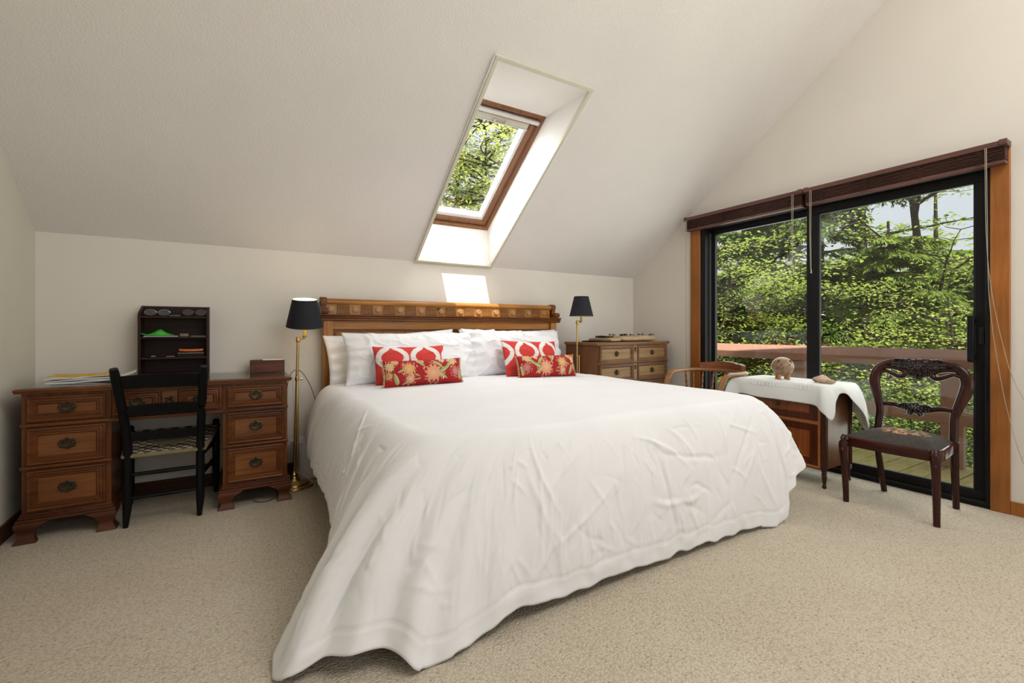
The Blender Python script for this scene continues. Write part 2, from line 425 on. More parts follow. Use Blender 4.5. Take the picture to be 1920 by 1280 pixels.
m = MB(); m.box((.075, WL - .152, -.055), (WW - .075, WL - .143, -.024)); m.box((WW * .5 - .05, WL - .146, -.026), (WW * .5 + .05, WL - .138, -.012)); m.box((WW * .5 - .05, WL - .146, -.026), (WW * .5 - .04, WL - .120, -.012)); m.box((WW * .5 + .04, WL - .146, -.026), (WW * .5 + .05, WL - .120, -.012))
m.build('blind_pull_bar', M['white_metal'], win, bevel=.002)
m = MB(); m.box((.095, .105, -.094), (WW - .095, WL - .10, -.088)); m.build('pane', M['sky_pane'], win, smooth=0)
m = MB(); ring4(m, -.05, WW + .05, -.05, WL + .05, .05, -.12, -.09); m.build('flashing', M['black_gasket'], win)

# ------------------------------------------------------------------ sliding door (door_1)
door = bpy.data.objects.new('door_1', None); COL.objects.link(door); struct(door)
door['label'] = 'black framed sliding glass door to the deck'
def yz_ring(m, x0, x1, y0, y1, z0, z1, wl, wr, wt, wb_):
    m.box((x0, y0, z0), (x1, y1, z0 + wb_)); m.box((x0, y0, z1 - wt), (x1, y1, z1))
    m.box((x0, y0, z0 + wb_), (x1, y0 + wl, z1 - wt)); m.box((x0, y1 - wr, z0 + wb_), (x1, y1, z1 - wt))
m = MB(); yz_ring(m, XR - .012, XR + .125, DY0, DY1, .0, DZ, .022, .052, .03, .030)
m.box((XR - .016, DY0 + .022, .02), (XR - .012 + .006, DY1 - .052, .034)); m.build('frame', M['black_metal'], door, bevel=.003)
p = bpy.data.objects.new('sliding_panel', None); COL.objects.link(p); p.parent = door
m = MB(); yz_ring(m, XR + .015, XR + .05, DY0 + .022, 1.915, .034, DZ - .03, .050, .083, .055, .052); m.build('panel_frame', M['black_metal'], p, bevel=.003)
m = MB(); yz_ring(m, XR + .020, XR + .045, DY0 + .070, 1.834, .084, DZ - .083, .010, .010, .010, .010); m.build('gasket', M['black_gasket'], p)
m = MB(); m.box((XR + .029, DY0 + .072, .088), (XR + .035, 1.832, DZ - .087)); m.build('pane', M['pane'], p, smooth=0)
m = MB(); m.box((XR - .036, .952, .855), (XR - .016, .984, 1.135)); m.box((XR - .018, .956, .87), (XR + .018, .980, .90)); m.box((XR - .018, .956, 1.09), (XR + .018, .980, 1.12)); m.build('pull_handle', M['black_metal'], p, bevel=.005)
m = MB(); m.box((XR + .006, .918, .965), (XR + .016, .942, 1.065)); m.box((XR + .000, .926, .99), (XR + .01, .934, 1.04)); m.build('latch', M['black_gasket'], p, bevel=.002)
p = bpy.data.objects.new('fixed_panel', None); COL.objects.link(p); p.parent = door
m = MB(); yz_ring(m, XR + .07, XR + .105, 1.855, DY1 - .052, .030, DZ - .03, .075, .045, .05, .05); m.build('panel_frame', M['black_metal'], p, bevel=.003)
m = MB(); m.box((XR + .066, 1.915, .06), (XR + .112, 1.924, DZ - .06)); m.box((XR + .05, DY1 - .058, .06), (XR + .07, DY1 - .052, DZ - .06)); m.build('edge_strip', M['steel_edge'], p)
m = MB(); m.box((XR + .085, 1.925, .078), (XR + .091, DY1 - .095, DZ - .078)); m.build('pane', M['pane'], p, smooth=0)
# wood casing (trim) around the door
for k, (y0, y1, z0, z1) in enumerate(((.806, .888, 0, 2.10), (2.850, 2.958, 0, 2.10), (.888, 2.850, 2.02, 2.10))):
    m = MB(); m.box((XR - .020, y0, z0), (XR, y1, z1)); o = m.build('trim_%d' % (k + 1), M['casing'], bevel=.004); struct(o)
    o['label'] = ['stained wood casing along the near side of the sliding door', 'stained wood casing along the far side of the sliding door', 'stained wood head casing over the sliding door'][k]

# ------------------------------------------------------------------ two raised wooden blinds
def blind(label, y0, y1, cords):
    b = thing('wooden_blind', label, 'blind', (XR - .02, (y0 + y1) / 2, 2.0), 0, 'raised wooden blinds over the sliding door')
    h = (y1 - y0) / 2
    m = MB(); m.box((-.075, -h, .086), (-.002, h, .118)); m.box((-.080, -h, .090), (-.072, -h + .035, .122)); m.box((-.080, h - .035, .090), (-.072, h, .122)); m.build('headrail', M['blind_rail'], b, bevel=.003)
    m = MB()
    for k in range(15):
        z = .012 + k * .0049; dx = .004 * math.sin(k * 2.3)
        m.box((-.062 + dx, -h + .012, z), (-.010 + dx, h - .012, z + .0030))
    o = m.build('slat_stack', M['blind'], b, smooth=0); o['kind'] = 'stuff'
    m = MB(); m.box((-.064, -h + .012, -.010), (-.008, h - .012, .008)); m.build('bottom_rail', M['blind_rail'], b, bevel=.003)
    for f in (-.78, -.27, .27, .78):
        m = MB()
        for q in range(9):
            m.tube([(-.068 - .004 * (q % 2), f * h - .012, .004 + q * .009), (-.070, f * h, .010 + q * .009), (-.068 - .004 * ((q + 1) % 2), f * h + .012, .004 + q * .009)], .0022, 5)
        m.build('ladder_tape', M['blind'], b)
    for (yy, zz, loop) in cords:
        m = MB()
        if loop:
            a = [(-.086, yy, .09), (-.088, yy - .004, -.3), (-.080, yy - .012, -.8), (-.04, yy - .05, -1.25), (-.03, yy - .10, -1.55), (-.03, yy - .15, -1.72), (-.03, yy - .19, -1.62), (-.04, yy - .16, -1.40), (-.05, yy - .08, -1.15), (-.083, yy - .008, -.6), (-.086, yy + .006, .09)]
            m.tube(catmull(a, 60).tolist(), .0016, 6)
        else:
            m.tube([(-.086, yy, .09), (-.087, yy + .002, zz * .5), (-.086, yy, zz)], .0022, 6); m.tube([(-.086, yy + .012, .09), (-.087, yy + .010, zz * .5), (-.086, yy + .004, zz)], .0016, 6)
            m.lathe([(.001, zz - .03), (.006, zz - .028), (.004, zz), (.001, zz + .002)], 8, (-.086, yy, 0))
        m.build('pull_cord', M['cord'], b)
    return b
blind('raised brown wooden blind over the left fixed door pane', 1.892, 2.972, [(.50, -1.35, False), (-.48, -.50, False)])
blind('raised brown wooden blind over the right sliding door pane', .800, 1.884, [(.48, -.50, False), (-.46, 0, True)])
# ================================================================== OUTDOORS
M['deck_wood'] = wood('weathered_deck_boards', (.38, .31, .11, 1), (.52, .43, .17, 1), (.62, .52, .24, 1), 'x', .7, spec=.2)
M['rail_paint'] = plain('brown_rail_paint', (.42, .215, .15), .55, spec=.3, var=.08, vscale=4)
M['bark'] = plain('grey_brown_bark', (.075, .058, .045), .9, spec=.1, var=.4, vscale=9, bump=.5, bscale=30)
M['leaf_bright'] = leafy('bright_maple_leaf', (.36, .48, .07, 1), (.56, .66, .18, 1), .55)
M['leaf_light'] = leafy('pale_spring_leaf', (.42, .52, .08, 1), (.60, .68, .18, 1), .55)
M['leaf_sky'] = leafy('sunlit_canopy_leaf', (.50, .58, .12, 1), (.70, .76, .30, 1), .55)  # paler copy of the spring leaf; sunlit brightness put into its colour
M['leaf_shrub'] = leafy('dark_shrub_leaf', (.11, .17, .05, 1), (.24, .31, .10, 1), .4)
M['leaf_mid'] = leafy('mid_green_leaf', (.19, .30, .045, 1), (.36, .48, .10, 1), .5)
M['needle'] = leafy('hemlock_needle', (.10, .15, .045, 1), (.21, .28, .08, 1), .35)
M['needle_light'] = leafy('young_hemlock_needle', (.20, .28, .06, 1), (.36, .44, .12, 1), .4)
M['leaf_far'] = leafy('far_forest_leaf', (.20, .27, .08, 1), (.42, .50, .16, 1), .45)
M['ground'] = plain('forest_floor', (.07, .085, .03), .95, spec=.05, var=.5, vscale=.9, bump=.6, bscale=6)

m = MB(); G = []
for i in range(31):
    G.append([(XR - 30 + 2.6 * i, -20 + 2.6 * j, -2.7 + .35 * float(noise3(i * .31, j * .31, 0, 5)) + max(0, (math.hypot(XR - 30 + 2.6 * i - 2, -20 + 2.6 * j - 2) - 14) * .05)) for j in range(31)])
m.grid(G); o = m.build('ground', M['ground']); struct(o); o['label'] = 'dark green forest floor below the deck'

# deck: one object, each board a part
dk = thing('deck', 'weathered wooden deck of wide boards outside the sliding door', 'deck', (3.93, 2.0, -.06))
m = MB(); m.box((0, -.0745, -.035), (1.16, .0745, 0)); bmesh_board = m.mesh('board', M['deck_wood'], 0)
y = -3.2
for k in range(38):
    o = bpy.data.objects.new('board', bmesh_board); COL.objects.link(o); o.parent = dk
    o.location = (.004 * math.sin(k * 5.1), y + .003 * math.sin(k * 3.7), .0015 * math.sin(k * 2.9)); y += .158
    b = o.modifiers.new('bevel', 'BEVEL'); b.width = .004; b.segments = 1
m = MB(); m.box((.02, -3.3, -.22), (.06, 2.8, -.036)); m.box((1.08, -3.3, -.22), (1.12, 2.8, -.036)); m.build('joist', M['rail_paint'], dk)
for yy in (-3.0, -.6, 2.4):
    m = MB(); m.box((.98, yy - .07, -2.9), (1.06, yy + .07, -.22)); m.build('support_post', M['rail_paint'], dk)
# railing
rl = thing('deck_railing', 'brown painted wooden railing along the outer edge of the deck', 'railing', (4.95, 2.0, -.06))
m = MB(); m.prism([(-.075, .872), (-.060, .885), (.055, .950), (.070, .940), (.070, .845), (-.075, .800)], 'y', -3.2, 2.9); m.build('cap_rail', M['rail_paint'], rl, bevel=.004)
m = MB(); m.box((-.02, -3.2, .35), (.02, 2.9, .455)); m.build('lower_rail', M['rail_paint'], rl, bevel=.003)
for yy in (-2.4, -.62, .575, 1.77 + .6):
    m = MB(); m.box((-.012, yy - .07, 0), (.052, yy + .07, .86)); m.build('post', M['rail_paint'], rl, bevel=.003)

# ------------------------------------------------------------------ trees
_c, _s = math.cos(math.radians(30.95)), math.sin(math.radians(30.95))
def seen(P, grow=.6):
    """keep what could show through the door or the roof window from near the camera"""
    P = np.asarray(P); t = np.where(P[:, 0] > .1, 3.86 / np.maximum(P[:, 0], .1), 9)
    yy = P[:, 1] * t; zz = 1.05 + (P[:, 2] - 1.05) * t
    a = (P[:, 0] > 4.2) & (yy > DY0 - grow) & (yy < DY1 + grow) & (zz > -.4 - grow * .3) & (zz < 2.05 + grow)
    # roof window plane y*sinb + z*cosb
    nb = np.array([0, math.sin(BETA), math.cos(BETA)]); p0 = np.array([WX0, YW0, ZW0])
    den = (P - np.array([0, 0, 1.05])) @ nb; tt = ((p0 - np.array([0, 0, 1.05])) @ nb) / np.where(np.abs(den) < 1e-6, 1e-6, den)
    Q = np.array([0, 0, 1.05]) + (P - np.array([0, 0, 1.05])) * tt[:, None]
    b = (tt > 0) & (tt < 1) & (Q[:, 0] > WX0 - grow * .5) & (Q[:, 0] < WX1 + grow * .5) & (Q[:, 1] < YW0 + grow * .5) & (Q[:, 1] > YW1 - grow * .5)
    return a | b
def leaf_mesh(name, C, D, N, size, mat, parent, width=.7):
    """hexagonal folded leaves: centres C, directions D, normals N"""
    n = len(C)
    D = D / np.linalg.norm(D, axis=1, keepdims=True); S = np.cross(D, N); S /= np.maximum(np.linalg.norm(S, axis=1, keepdims=True), 1e-6); N = np.cross(S, D)
    s = size[:, None]
    w = width * .5
    V = np.stack([C - D * s * .5, C - D * s * .15 + S * s * w + N * s * .10, C + D * s * .22 + S * s * w * .8 + N * s * .07, C + D * s * .55 - N * s * .08, C + D * s * .22 - S * s * w * .8 + N * s * .07, C - D * s * .15 - S * s * w + N * s * .10], 1).reshape(-1, 3)
    i = np.arange(n, dtype=np.int32)[:, None] * 6
    F = np.concatenate([i + np.array([[0, 1, 2, 3]]), i + np.array([[0, 3, 4, 5]])], 0)
    o = raw_mesh(name, V, F, mat, parent, smooth=False); o['kind'] = 'stuff'; return o
def limb_path(rng, p, az, elev, L, n=9, droop=.15, wig=.10):
    P = [np.array(p, float)]; d = np.array([math.cos(az) * math.cos(elev), math.sin(az) * math.cos(elev), math.sin(elev)])
    for k in range(n):
        d = d + rng.normal(0, wig, 3) + np.array([0, 0, -droop / n]); d /= np.linalg.norm(d); P.append(P[-1] + d * L / n)
    return np.array(P)
def broad_tree(name, label, base, h, r0, seed, mat, nlimb, zlo, zhi, L, leaf=.085, dens=1.0, lean=(0, 0), group=None, flat=.35, az=None, elev=(.0, .35), tw=.55):
    rng = np.random.default_rng(seed)
    t = thing(name, label, 'tree', base, 0, group); base = np.array(base)
    tp = np.array([[lean[0] * f + .12 * math.sin(3.1 * f + seed), lean[1] * f + .12 * math.cos(2.3 * f + seed), h * f] for f in np.linspace(0, 1, 14)])
    m = MB(); m.tube([tuple(p) for p in tp], [max(r0 * (1 - .85 * f), .012) for f in np.linspace(0, 1, 14)], 9); m.build('trunk', M['bark'], t)
    mb = MB(); C = []; D = []; N = []
    for k in range(nlimb):
        f = (zlo + (zhi - zlo) * rng.random()) ; p = np.array([np.interp(f, np.linspace(0, 1, 14), tp[:, q]) for q in range(3)])
        a = rng.uniform(*(az or (0, 2 * PI)))
        path = limb_path(rng, p, a, rng.uniform(*elev), L * rng.uniform(.55, 1.1), 9)
        if not seen(path + base, 1.2).any(): continue
        mb.tube([tuple(q) for q in path], [max(r0 * .28 * (1 - .9 * g), .006) for g in np.linspace(0, 1, len(path))], 6)
        for g in range(2, len(path)):
            for side in (-1, 1):
                if rng.random() > .9: continue
                tp2 = limb_path(rng, path[g], a + side * rng.uniform(.5, 1.3), rng.uniform(-.15, .25), tw * rng.uniform(.5, 1.2), 5, .2, .14)
                if not seen(tp2 + base, .9).any(): continue
                mb.tube([tuple(q) for q in tp2], [.007, .006, .005, .004, .003, .002], 4)
                nl = int(rng.integers(14, 24) * dens)
                q = tp2[rng.integers(0, 6, nl)] + rng.normal(0, 1, (nl, 3)) * np.array([.16, .16, .16 * flat])
                C.append(q); aa = rng.uniform(0, 2 * PI, nl); D.append(np.stack([np.cos(aa), np.sin(aa), rng.normal(-.25, .25, nl)], 1))
                N.append(rng.normal(0, .38, (nl, 3)) + np.array([0, 0, 1]))
    if mb.v: mb.build('branches', M['bark'], t)['kind'] = 'stuff'
    C, D, N = (np.concatenate(q) for q in (C, D, N)); k = seen(C + base, .7); C, D, N = C[k], D[k], N[k]
    leaf_mesh('foliage', C, D, N, rng.uniform(.7, 1.25, len(C)) * leaf, mat, t)
    return t
def conifer(name, label, base, h, r0, seed, mat, L0, zlo, zhi, nb, group=None, needle=.11):
    rng = np.random.default_rng(seed); t = thing(name, label, 'tree', base, 0, group); base = np.array(base)
    m = MB(); m.tube([(0, 0, 0), (.04, .02, h * .4), (.0, .05, h)], [r0, r0 * .7, .02], 10); m.build('trunk', M['bark'], t)
    mb = MB(); C = []; D = []; N = []
    for k in range(nb):
        z = zlo + (zhi - zlo) * rng.random(); L = L0 * max(.25, 1 - .8 * z / h) * rng.uniform(.7, 1.15); a = rng.uniform(0, 2 * PI)
        path = limb_path(rng, (0, 0, z), a, rng.uniform(.0, .25), L, 10, .75, .05)
        if not seen(path + base, 1.0).any(): continue
        mb.tube([tuple(q) for q in path], [max(.028 * (1 - .9 * g), .004) for g in np.linspace(0, 1, len(path))], 5)
        for g in range(1, len(path)):
            for side in (-1, 1):
                for rep in range(2):
                    ln = (.55 - .32 * g / 10) * L / 2.2 * rng.uniform(.6, 1.2) + .08
                    tw = limb_path(rng, path[g] * .5 + path[g - 1] * .5 if rep else path[g], a + side * rng.uniform(.7, 1.15), rng.uniform(-.35, .05), ln, 5, .5, .06)
                    nl = max(8, int(ln * 64)); f = rng.random(nl); ii = (f * 5).astype(int); q = tw[ii] + (tw[ii + 1] - tw[ii]) * (f * 5 - ii)[:, None]
                    d = (tw[-1] - tw[0]); d /= np.linalg.norm(d); sd = np.cross(d, [0, 0, 1]); 
                    dd = d[None] * rng.uniform(.5, 1.1, (nl, 1)) + sd[None] * rng.choice([-1, 1], (nl, 1)) * rng.uniform(.4, .9, (nl, 1)) + rng.normal(0, .12, (nl, 3)) + np.array([0, 0, -.18])
                    C.append(q + dd * needle * .4); D.append(dd); N.append(rng.normal(0, .3, (nl, 3)) + np.array([0, 0, 1]))
    if mb.v: mb.build('branches', M['bark'], t)['kind'] = 'stuff'
    C, D, N = (np.concatenate(q) for q in (C, D, N)); k = seen(C + base, .6); C, D, N = C[k], D[k], N[k]
    leaf_mesh('foliage', C, D, N, rng.uniform(.7, 1.2, len(C)) * needle, mat, t, .22)
    return t
GT = 'forest trees beyond the deck'
broad_tree('maple_tree', 'bright leafy maple close behind the railing in the left door pane', (8.3, 5.2, -2.7), 5.4, .10, 3, M['leaf_bright'], 46, .18, .98, 2.5, .050, 1.35, (-.3, .1), GT, .28)
broad_tree('maple_tree', 'pale leafy maple leaning across the upper right of the door', (10.2, 2.6, -2.7), 8.6, .12, 12, M['leaf_bright'], 26, .42, 1.0, 2.7, .052, .8, (-.2, 1.0), GT, .35, None, (.15, .7))
broad_tree('maple_tree', 'tall thin maple with twin dark trunk against the pale sky', (13.2, 5.35, -2.7), 12, .16, 21, M['leaf_mid'], 22, .45, 1.0, 2.6, .10, .5, (.1, .2), GT, .4, None, (.2, .8))
broad_tree('maple_tree', 'yellow green sapling low behind the right end of the railing', (8.6, 2.35, -2.7), 4.2, .06, 33, M['leaf_light'], 30, .25, 1.0, 1.6, .045, 1.0, (.2, .2), GT, .3)
broad_tree('maple_tree', 'sunlit pale maple seen through the skylight', (5.7, 11.4, -2.7), 11.0, .10, 44, M['leaf_sky'], 84, .5, .98, 2.9, .095, .62, (.1, -.3), GT, .45, None, (-.1, .5))
conifer('hemlock_tree', 'dark drooping hemlock behind the middle stile of the door', (9.9, 4.75, -2.7), 12.5, .15, 5, M['needle'], 2.9, 1.2, 9.5, 90, GT)
conifer('hemlock_tree', 'thick trunked hemlock behind the bright maple on the left', (12.6, 7.9, -2.7), 15, .26, 6, M['needle'], 3.4, 1.0, 11, 80, GT, .14)
conifer('hemlock_tree', 'young light green hemlock low in the right door pane', (9.6, 3.45, -2.7), 5.6, .08, 7, M['needle_light'], 2.4, .6, 5.4, 90, GT, .10)
conifer('hemlock_tree', 'slender dark hemlock at the far left edge of the door view', (10.0, 7.4, -2.7), 11, .12, 8, M['needle'], 2.4, 1.0, 8, 50, GT, .13)
conifer('hemlock_tree', 'distant hemlock rising behind the pale leaning maple', (15.5, 4.6, -2.7), 8.0, .14, 9, M['needle_light'], 3.0, 1.0, 6.0, 60, GT, .17)
_far = ['far pale tree at the left end of the forest edge', 'second far tree from the left of the forest edge', 'far tree in the middle of the left door pane', 'far tree behind the middle stile', 'far tree left of the twin trunk', 'far tree right of the twin trunk', 'far tree behind the leaning maple', 'far tree at the right end of the forest edge']
for k, (x, y) in enumerate(((19, 15.5), (21, 13.6), (20, 11.4), (22, 10.2), (20.5, 8.0), (22.5, 7.4), (20, 5.6), (21.5, 4.2))):
    broad_tree('forest_tree', _far[k], (x, y, -2.0), 4.6 + .9 * math.sin(k * 2.1), .16, 60 + k, M['leaf_far'], 40, .08, 1.0, 3.3, .24, .55, (0, 0), GT, .7, None, (-.1, .6), .9)
broad_tree('forest_tree', 'far tree behind the sunlit maple of the skylight', (8.8, 19.5, -2.0), 15, .2, 80, M['leaf_far'], 24, .35, .7, 3.0, .28, .4, (0, 0), GT, .7, None, (-.1, .6), .9)
for k, (x, y, lb) in enumerate(((7.4, 4.9, 'leafy shrub under the left end of the railing'), (7.6, 3.6, 'leafy shrub below the middle of the railing'), (7.8, 2.5, 'leafy shrub below the right end of the railing'), (10.5, 6.0, 'broad shrub behind the left shrub'))):
    broad_tree('shrub', lb, (x, y, -2.7), 2.6, .04, 90 + k, M['leaf_shrub'], 30, .3, 1.0, 1.2, .048, 1.0, (0, 0), 'shrubs below the deck', .6, None, (0, .7), .45)
# ================================================================== FURNITURE
DESK_C = ((.050, .013, .003, 1), (.125, .038, .009, 1), (.205, .072, .019, 1))
M['desk_x'] = wood('walnut_desk_grain_across', *DESK_C, 'x', .32)
M['desk_z'] = wood('walnut_desk_grain_upright', *DESK_C, 'z', .34)
M['desk_panel'] = wood('walnut_desk_panel', (.10, .032, .008, 1), (.19, .066, .017, 1), (.27, .105, .030, 1), 'x', .34, spec=.35)
M['desk_base'] = wood('walnut_desk_base', (.042, .011, .004, 1), (.088, .025, .009, 1), (.14, .044, .017, 1), 'x', .42, spec=.3)
M['brass_old'] = plain('aged_dark_brass', (.075, .055, .032), .42, .85, .5, .4, 60)
M['glass_sheet'] = glassy('desk_glass', (.93, .97, .95, 1), .9)
M['black_paint'] = plain('black_chair_paint', (.004, .004, .0045), .40, 0, .16, .3, 20)
M['rush_light'] = plain('pale_woven_tape', (.42, .37, .27), .8, spec=.15, var=.12, vscale=40)
M['rush_dark'] = plain('brown_woven_tape', (.075, .055, .04), .8, spec=.15, var=.15, vscale=40)
M['rush_edge'] = plain('olive_woven_tape', (.20, .165, .095), .8, spec=.15, var=.15, vscale=40)
M['dark_wood'] = wood('dark_oak_shelf', (.010, .004, .002, 1), (.024, .009, .005, 1), (.042, .017, .010, 1), 'x', .5, spec=.22)
M['box_wood'] = wood('mahogany_box', (.055, .016, .008, 1), (.10, .032, .016, 1), (.14, .05, .025, 1), 'x', .4)

def plate(m, cx, cz, y, w, h, lobes=8, amp=.10, th=.004, ny=-1):
    """lobed back plate lying in the XZ plane"""
    n = 48; P = []
    for k in range(n):
        a = 2 * PI * k / n; q = 1 + amp * math.cos(lobes * a) + .06 * math.cos(2 * a + PI)
        P.append((cx + w / 2 * q * math.cos(a), cz + h / 2 * q * math.sin(a)))
    r0 = [(p[0], y, p[1]) for p in P]; r1 = [(p[0], y + ny * th, p[1]) for p in P]
    r2 = [(cx + (p[0] - cx) * .86, y + ny * (th + .002), cz + (p[1] - cz) * .86) for p in P]; r3 = [(cx + (p[0] - cx) * .55, y + ny * th * .8, cz + (p[1] - cz) * .55) for p in P]
    m.loft([r0, r1, r2, r3])
def bail_handle_mesh(w=.075, h=.052):
    m = MB(); plate(m, 0, 0, 0, w, h, 8, .09)
    for s in (-1, 1): m.lathe([(.006, 0), (.006, -.010), (.008, -.013), (.005, -.019), (.001, -.020)], 10, (s * w * .33, 0, .006), 'y')
    pts = [(w * .33 * math.cos(a), -.016 - .004 * math.sin(-a), .006 + h * .42 * math.sin(a)) for a in np.linspace(PI, 2 * PI, 13)]
    m.tube(pts, .0032, 7)
    for a in range(5): m.blob((-.02 + .01 * a, -.006, .004 + .006 * math.cos(a * 2.1)), (.005, .003, .005), 8, 5)
    m.lathe([(.004, 0), (.006, -.004), (.001, -.008)], 8, (0, 0, h * .5), 'y')
    return m.mesh('handle', M['brass_old'], 40)
HANDLE = bail_handle_mesh()
DPROF = lambda y: [(0, y - .016), (.006, y - .020), (.012, y - .017), (.014, y - .013), (.022, y - .015), (.026, y - .010), (.034, y - .011), (.038, y - .005), (.041, y - .004)]
def drawer_front(parent, x0, x1, z0, z1, y, mats, handle=None, prof=None, panel=None):
    m = MB(); m.frame(x0, x1, z0, z1, (prof or DPROF)(y), y + .012, True)
    o = m.build('drawer', mats, parent, smooth=20)
    if handle:
        h = bpy.data.objects.new('handle', handle); COL.objects.link(h); h.parent = o; h.location = ((x0 + x1) / 2, y - .005, (z0 + z1) / 2 + .004)
    return o
def bracket_foot(m, xc, sgn, y0, h, w=.10, dep=.035, flare=.012, span=None):
    """ogee bracket foot on the corner xc; sgn=+1 runs to +x; front face at y0 (towards -y)"""
    zs = np.linspace(0, h, 12); rings = []
    for z in zs:
        t = z / h
        og = -flare * (1.1 * math.exp(-(t / .18) ** 2) + .9 * math.exp(-((t - .85) / .28) ** 2) - .45 * math.exp(-((t - .42) / .2) ** 2))
        ww = .062 + .010 * math.exp(-(t / .15) ** 2) + (w - .05) * max(0, (t - .45) / .55) ** 2.2
        xo = xc + sgn * og; xi = xc + sgn * ww
        rings.append([(xo, y0 + og, z), (xi, y0 + og, z), (xi, y0 + dep + og * .5, z), (xo, y0 + dep + og * .5, z)])
    m.loft(rings)
    rings = []
    for z in zs:                                   # return along the side
        t = z / h
        og = -flare * (1.1 * math.exp(-(t / .18) ** 2) + .9 * math.exp(-((t - .85) / .28) ** 2) - .45 * math.exp(-((t - .42) / .2) ** 2))
        ww = .062 + .010 * math.exp(-(t / .15) ** 2) + (w - .05) * max(0, (t - .45) / .55) ** 2.2
        xo = xc + sgn * og; rings.append([(xo, y0 + dep * .5, z), (xo + sgn * dep, y0 + dep * .5, z), (xo + sgn * dep, y0 + ww, z), (xo, y0 + ww, z)])
    m.loft(rings)

# ------------------------------------------------------------------ kneehole desk
dx = -.305
desk = thing('kneehole_desk', 'carved walnut kneehole desk with brass bail handles against the left wall', 'desk', (dx, 3.452, 0))
FY = -.250
m = MB(); m.frame(-.612, .612, -.275, .262, [(0, .735), (0, .741), (-.004, .746), (-.004, .753), (.002, .757)], .735)
m.v = [(x, z, y) for x, y, z in m.v]; m.build('top', [M['desk_x'], M['desk_x']], desk)
for sx in (-1, 1):
    a, b = sorted((sx * .250, sx * .592))
    m = MB(); m.box((a, FY, .13), (b, .248, .735)); m.build('pedestal', M['desk_z'], desk, bevel=.002)
    m = MB()
    for z, w in ((.138, .006), (.126, .012), (.112, .020)): m.box((a - w, FY - w, z - .014), (b + w, .248, z))
    m.build('plinth', M['desk_base'], desk, bevel=.003)
    for c, s in ((a - .012, 1), (b + .012, -1)):
        m = MB(); bracket_foot(m, c, s, FY - .020, .10, .105); m.build('foot', M['desk_base'], desk, smooth=50)
        m = MB(); bracket_foot(m, c, s, FY - .020, .10, .09); m.v = [(x, -y - .035, z) for x, y, z in m.v]; m.build('foot', M['desk_base'], desk, smooth=50)
    for z0, z1 in ((.592, .716), (.378, .560), (.150, .350)):
        drawer_front(desk, a + .022, b - .022, z0, z1, FY, [M['desk_x'], M['desk_panel']], HANDLE)
    for z in (.568, .358): 
        m = MB(); m.box((a - .003, FY - .020, z), (b + .003, FY + .01, z + .016)); m.build('ledge', M['desk_x'], desk, bevel=.004)
m = MB(); m.box((-.250, .20, .575), (.250, .22, .735)); m.build('rear_apron', M['desk_x'], desk)
m = MB(); m.box((-.250, FY + .002, .575), (.250, FY + .03, .735)); m.build('apron', M['desk_x'], desk, bevel=.002)
m = MB(); m.box((-.252, FY - .020, .565), (.252, FY + .03, .583)); m.build('ledge', M['desk_x'], desk, bevel=.004)
for a, b in ((-.242, -.040), (.040, .242)): drawer_front(desk, a, b, .594, .716, FY, [M['desk_x'], M['desk_panel']], HANDLE)
m = MB(); m.box((-.036, FY - .006, .60), (.036, FY + .01, .71)); m.build('centre_block', M['desk_panel'], desk, bevel=.002)
m = MB(); plate(m, 0, .655, FY - .006, .040, .048, 5, .22, .003)
for a in range(5): m.blob((.014 * math.cos(a * 1.257 + 1.57), FY - .011, .655 + .016 * math.sin(a * 1.257 + 1.57)), (.006, .004, .006), 8, 5)
m.build('escutcheon', M['brass_old'], desk)
m = MB(); m.box((-.608, -.268, .7575), (.608, .258, .7635)); gl = m.build('glass_sheet', M['glass_sheet'], loc=(dx, 3.452, 0), bevel=.001); tag(gl, 'clear glass sheet covering the top of the desk', 'glass sheet')
DT = .7640

# ------------------------------------------------------------------ black ladder-back chair
ch = thing('ladder_back_chair', 'black ladder-back chair with checkered woven seat pushed in at the desk', 'chair', (-.31, 3.37, 0))
def at(x, y, z): return (x + .31, y - 3.37, z)
rearL = [at(-.492, 3.165, 0), at(-.486, 3.172, .10), at(-.484, 3.175, .40), at(-.497, 3.125, .62), at(-.519, 3.035, .852)]
rearR = [at(-.166, 3.165, 0), at(-.163, 3.172, .10), at(-.162, 3.175, .40), at(-.153, 3.125, .62), at(-.139, 3.035, .852)]
for P in (rearL, rearR):
    m = MB(); m.tube(P[:2] + catmull(P[1:], 14).tolist()[1:], [.012, .0205] + [.021] * 12 + [.018], 12); m.build('back_post', M['black_paint'], ch)
for x in (-.532, -.098):
    m = MB(); m.tube([at(x, 3.572, 0), at(x, 3.572, .10), at(x, 3.572, .30), at(x, 3.572, .465), at(x, 3.572, .474)], [.012, .020, .0205, .019, .010], 12); m.build('front_post', M['black_paint'], ch)
def post_at(P, z):
    zz = [p[2] for p in P]; return [float(np.interp(z, zz, [p[k] for p in P])) for k in range(3)]
for z0, z1, bow in ((.742, .812, .030), (.590, .648, .026), (.452, .497, .02)):
    G = []
    for k in range(15):
        f = k / 14; col = []
        for (zz, off) in ((z0, -.006), (z1 + .006 * math.sin(PI * f), -.006), (z1 + .006 * math.sin(PI * f), .006), (z0, .006)):
            A, B = post_at(rearL, zz), post_at(rearR, zz); col.append((A[0] * (1 - f) + B[0] * f, A[1] * (1 - f) + B[1] * f - bow * math.sin(PI * f) * -1 + off, zz))
        G.append(col)
    m = MB(); m.loft(G); m.build('back_slat', M['black_paint'], ch, bevel=.002)
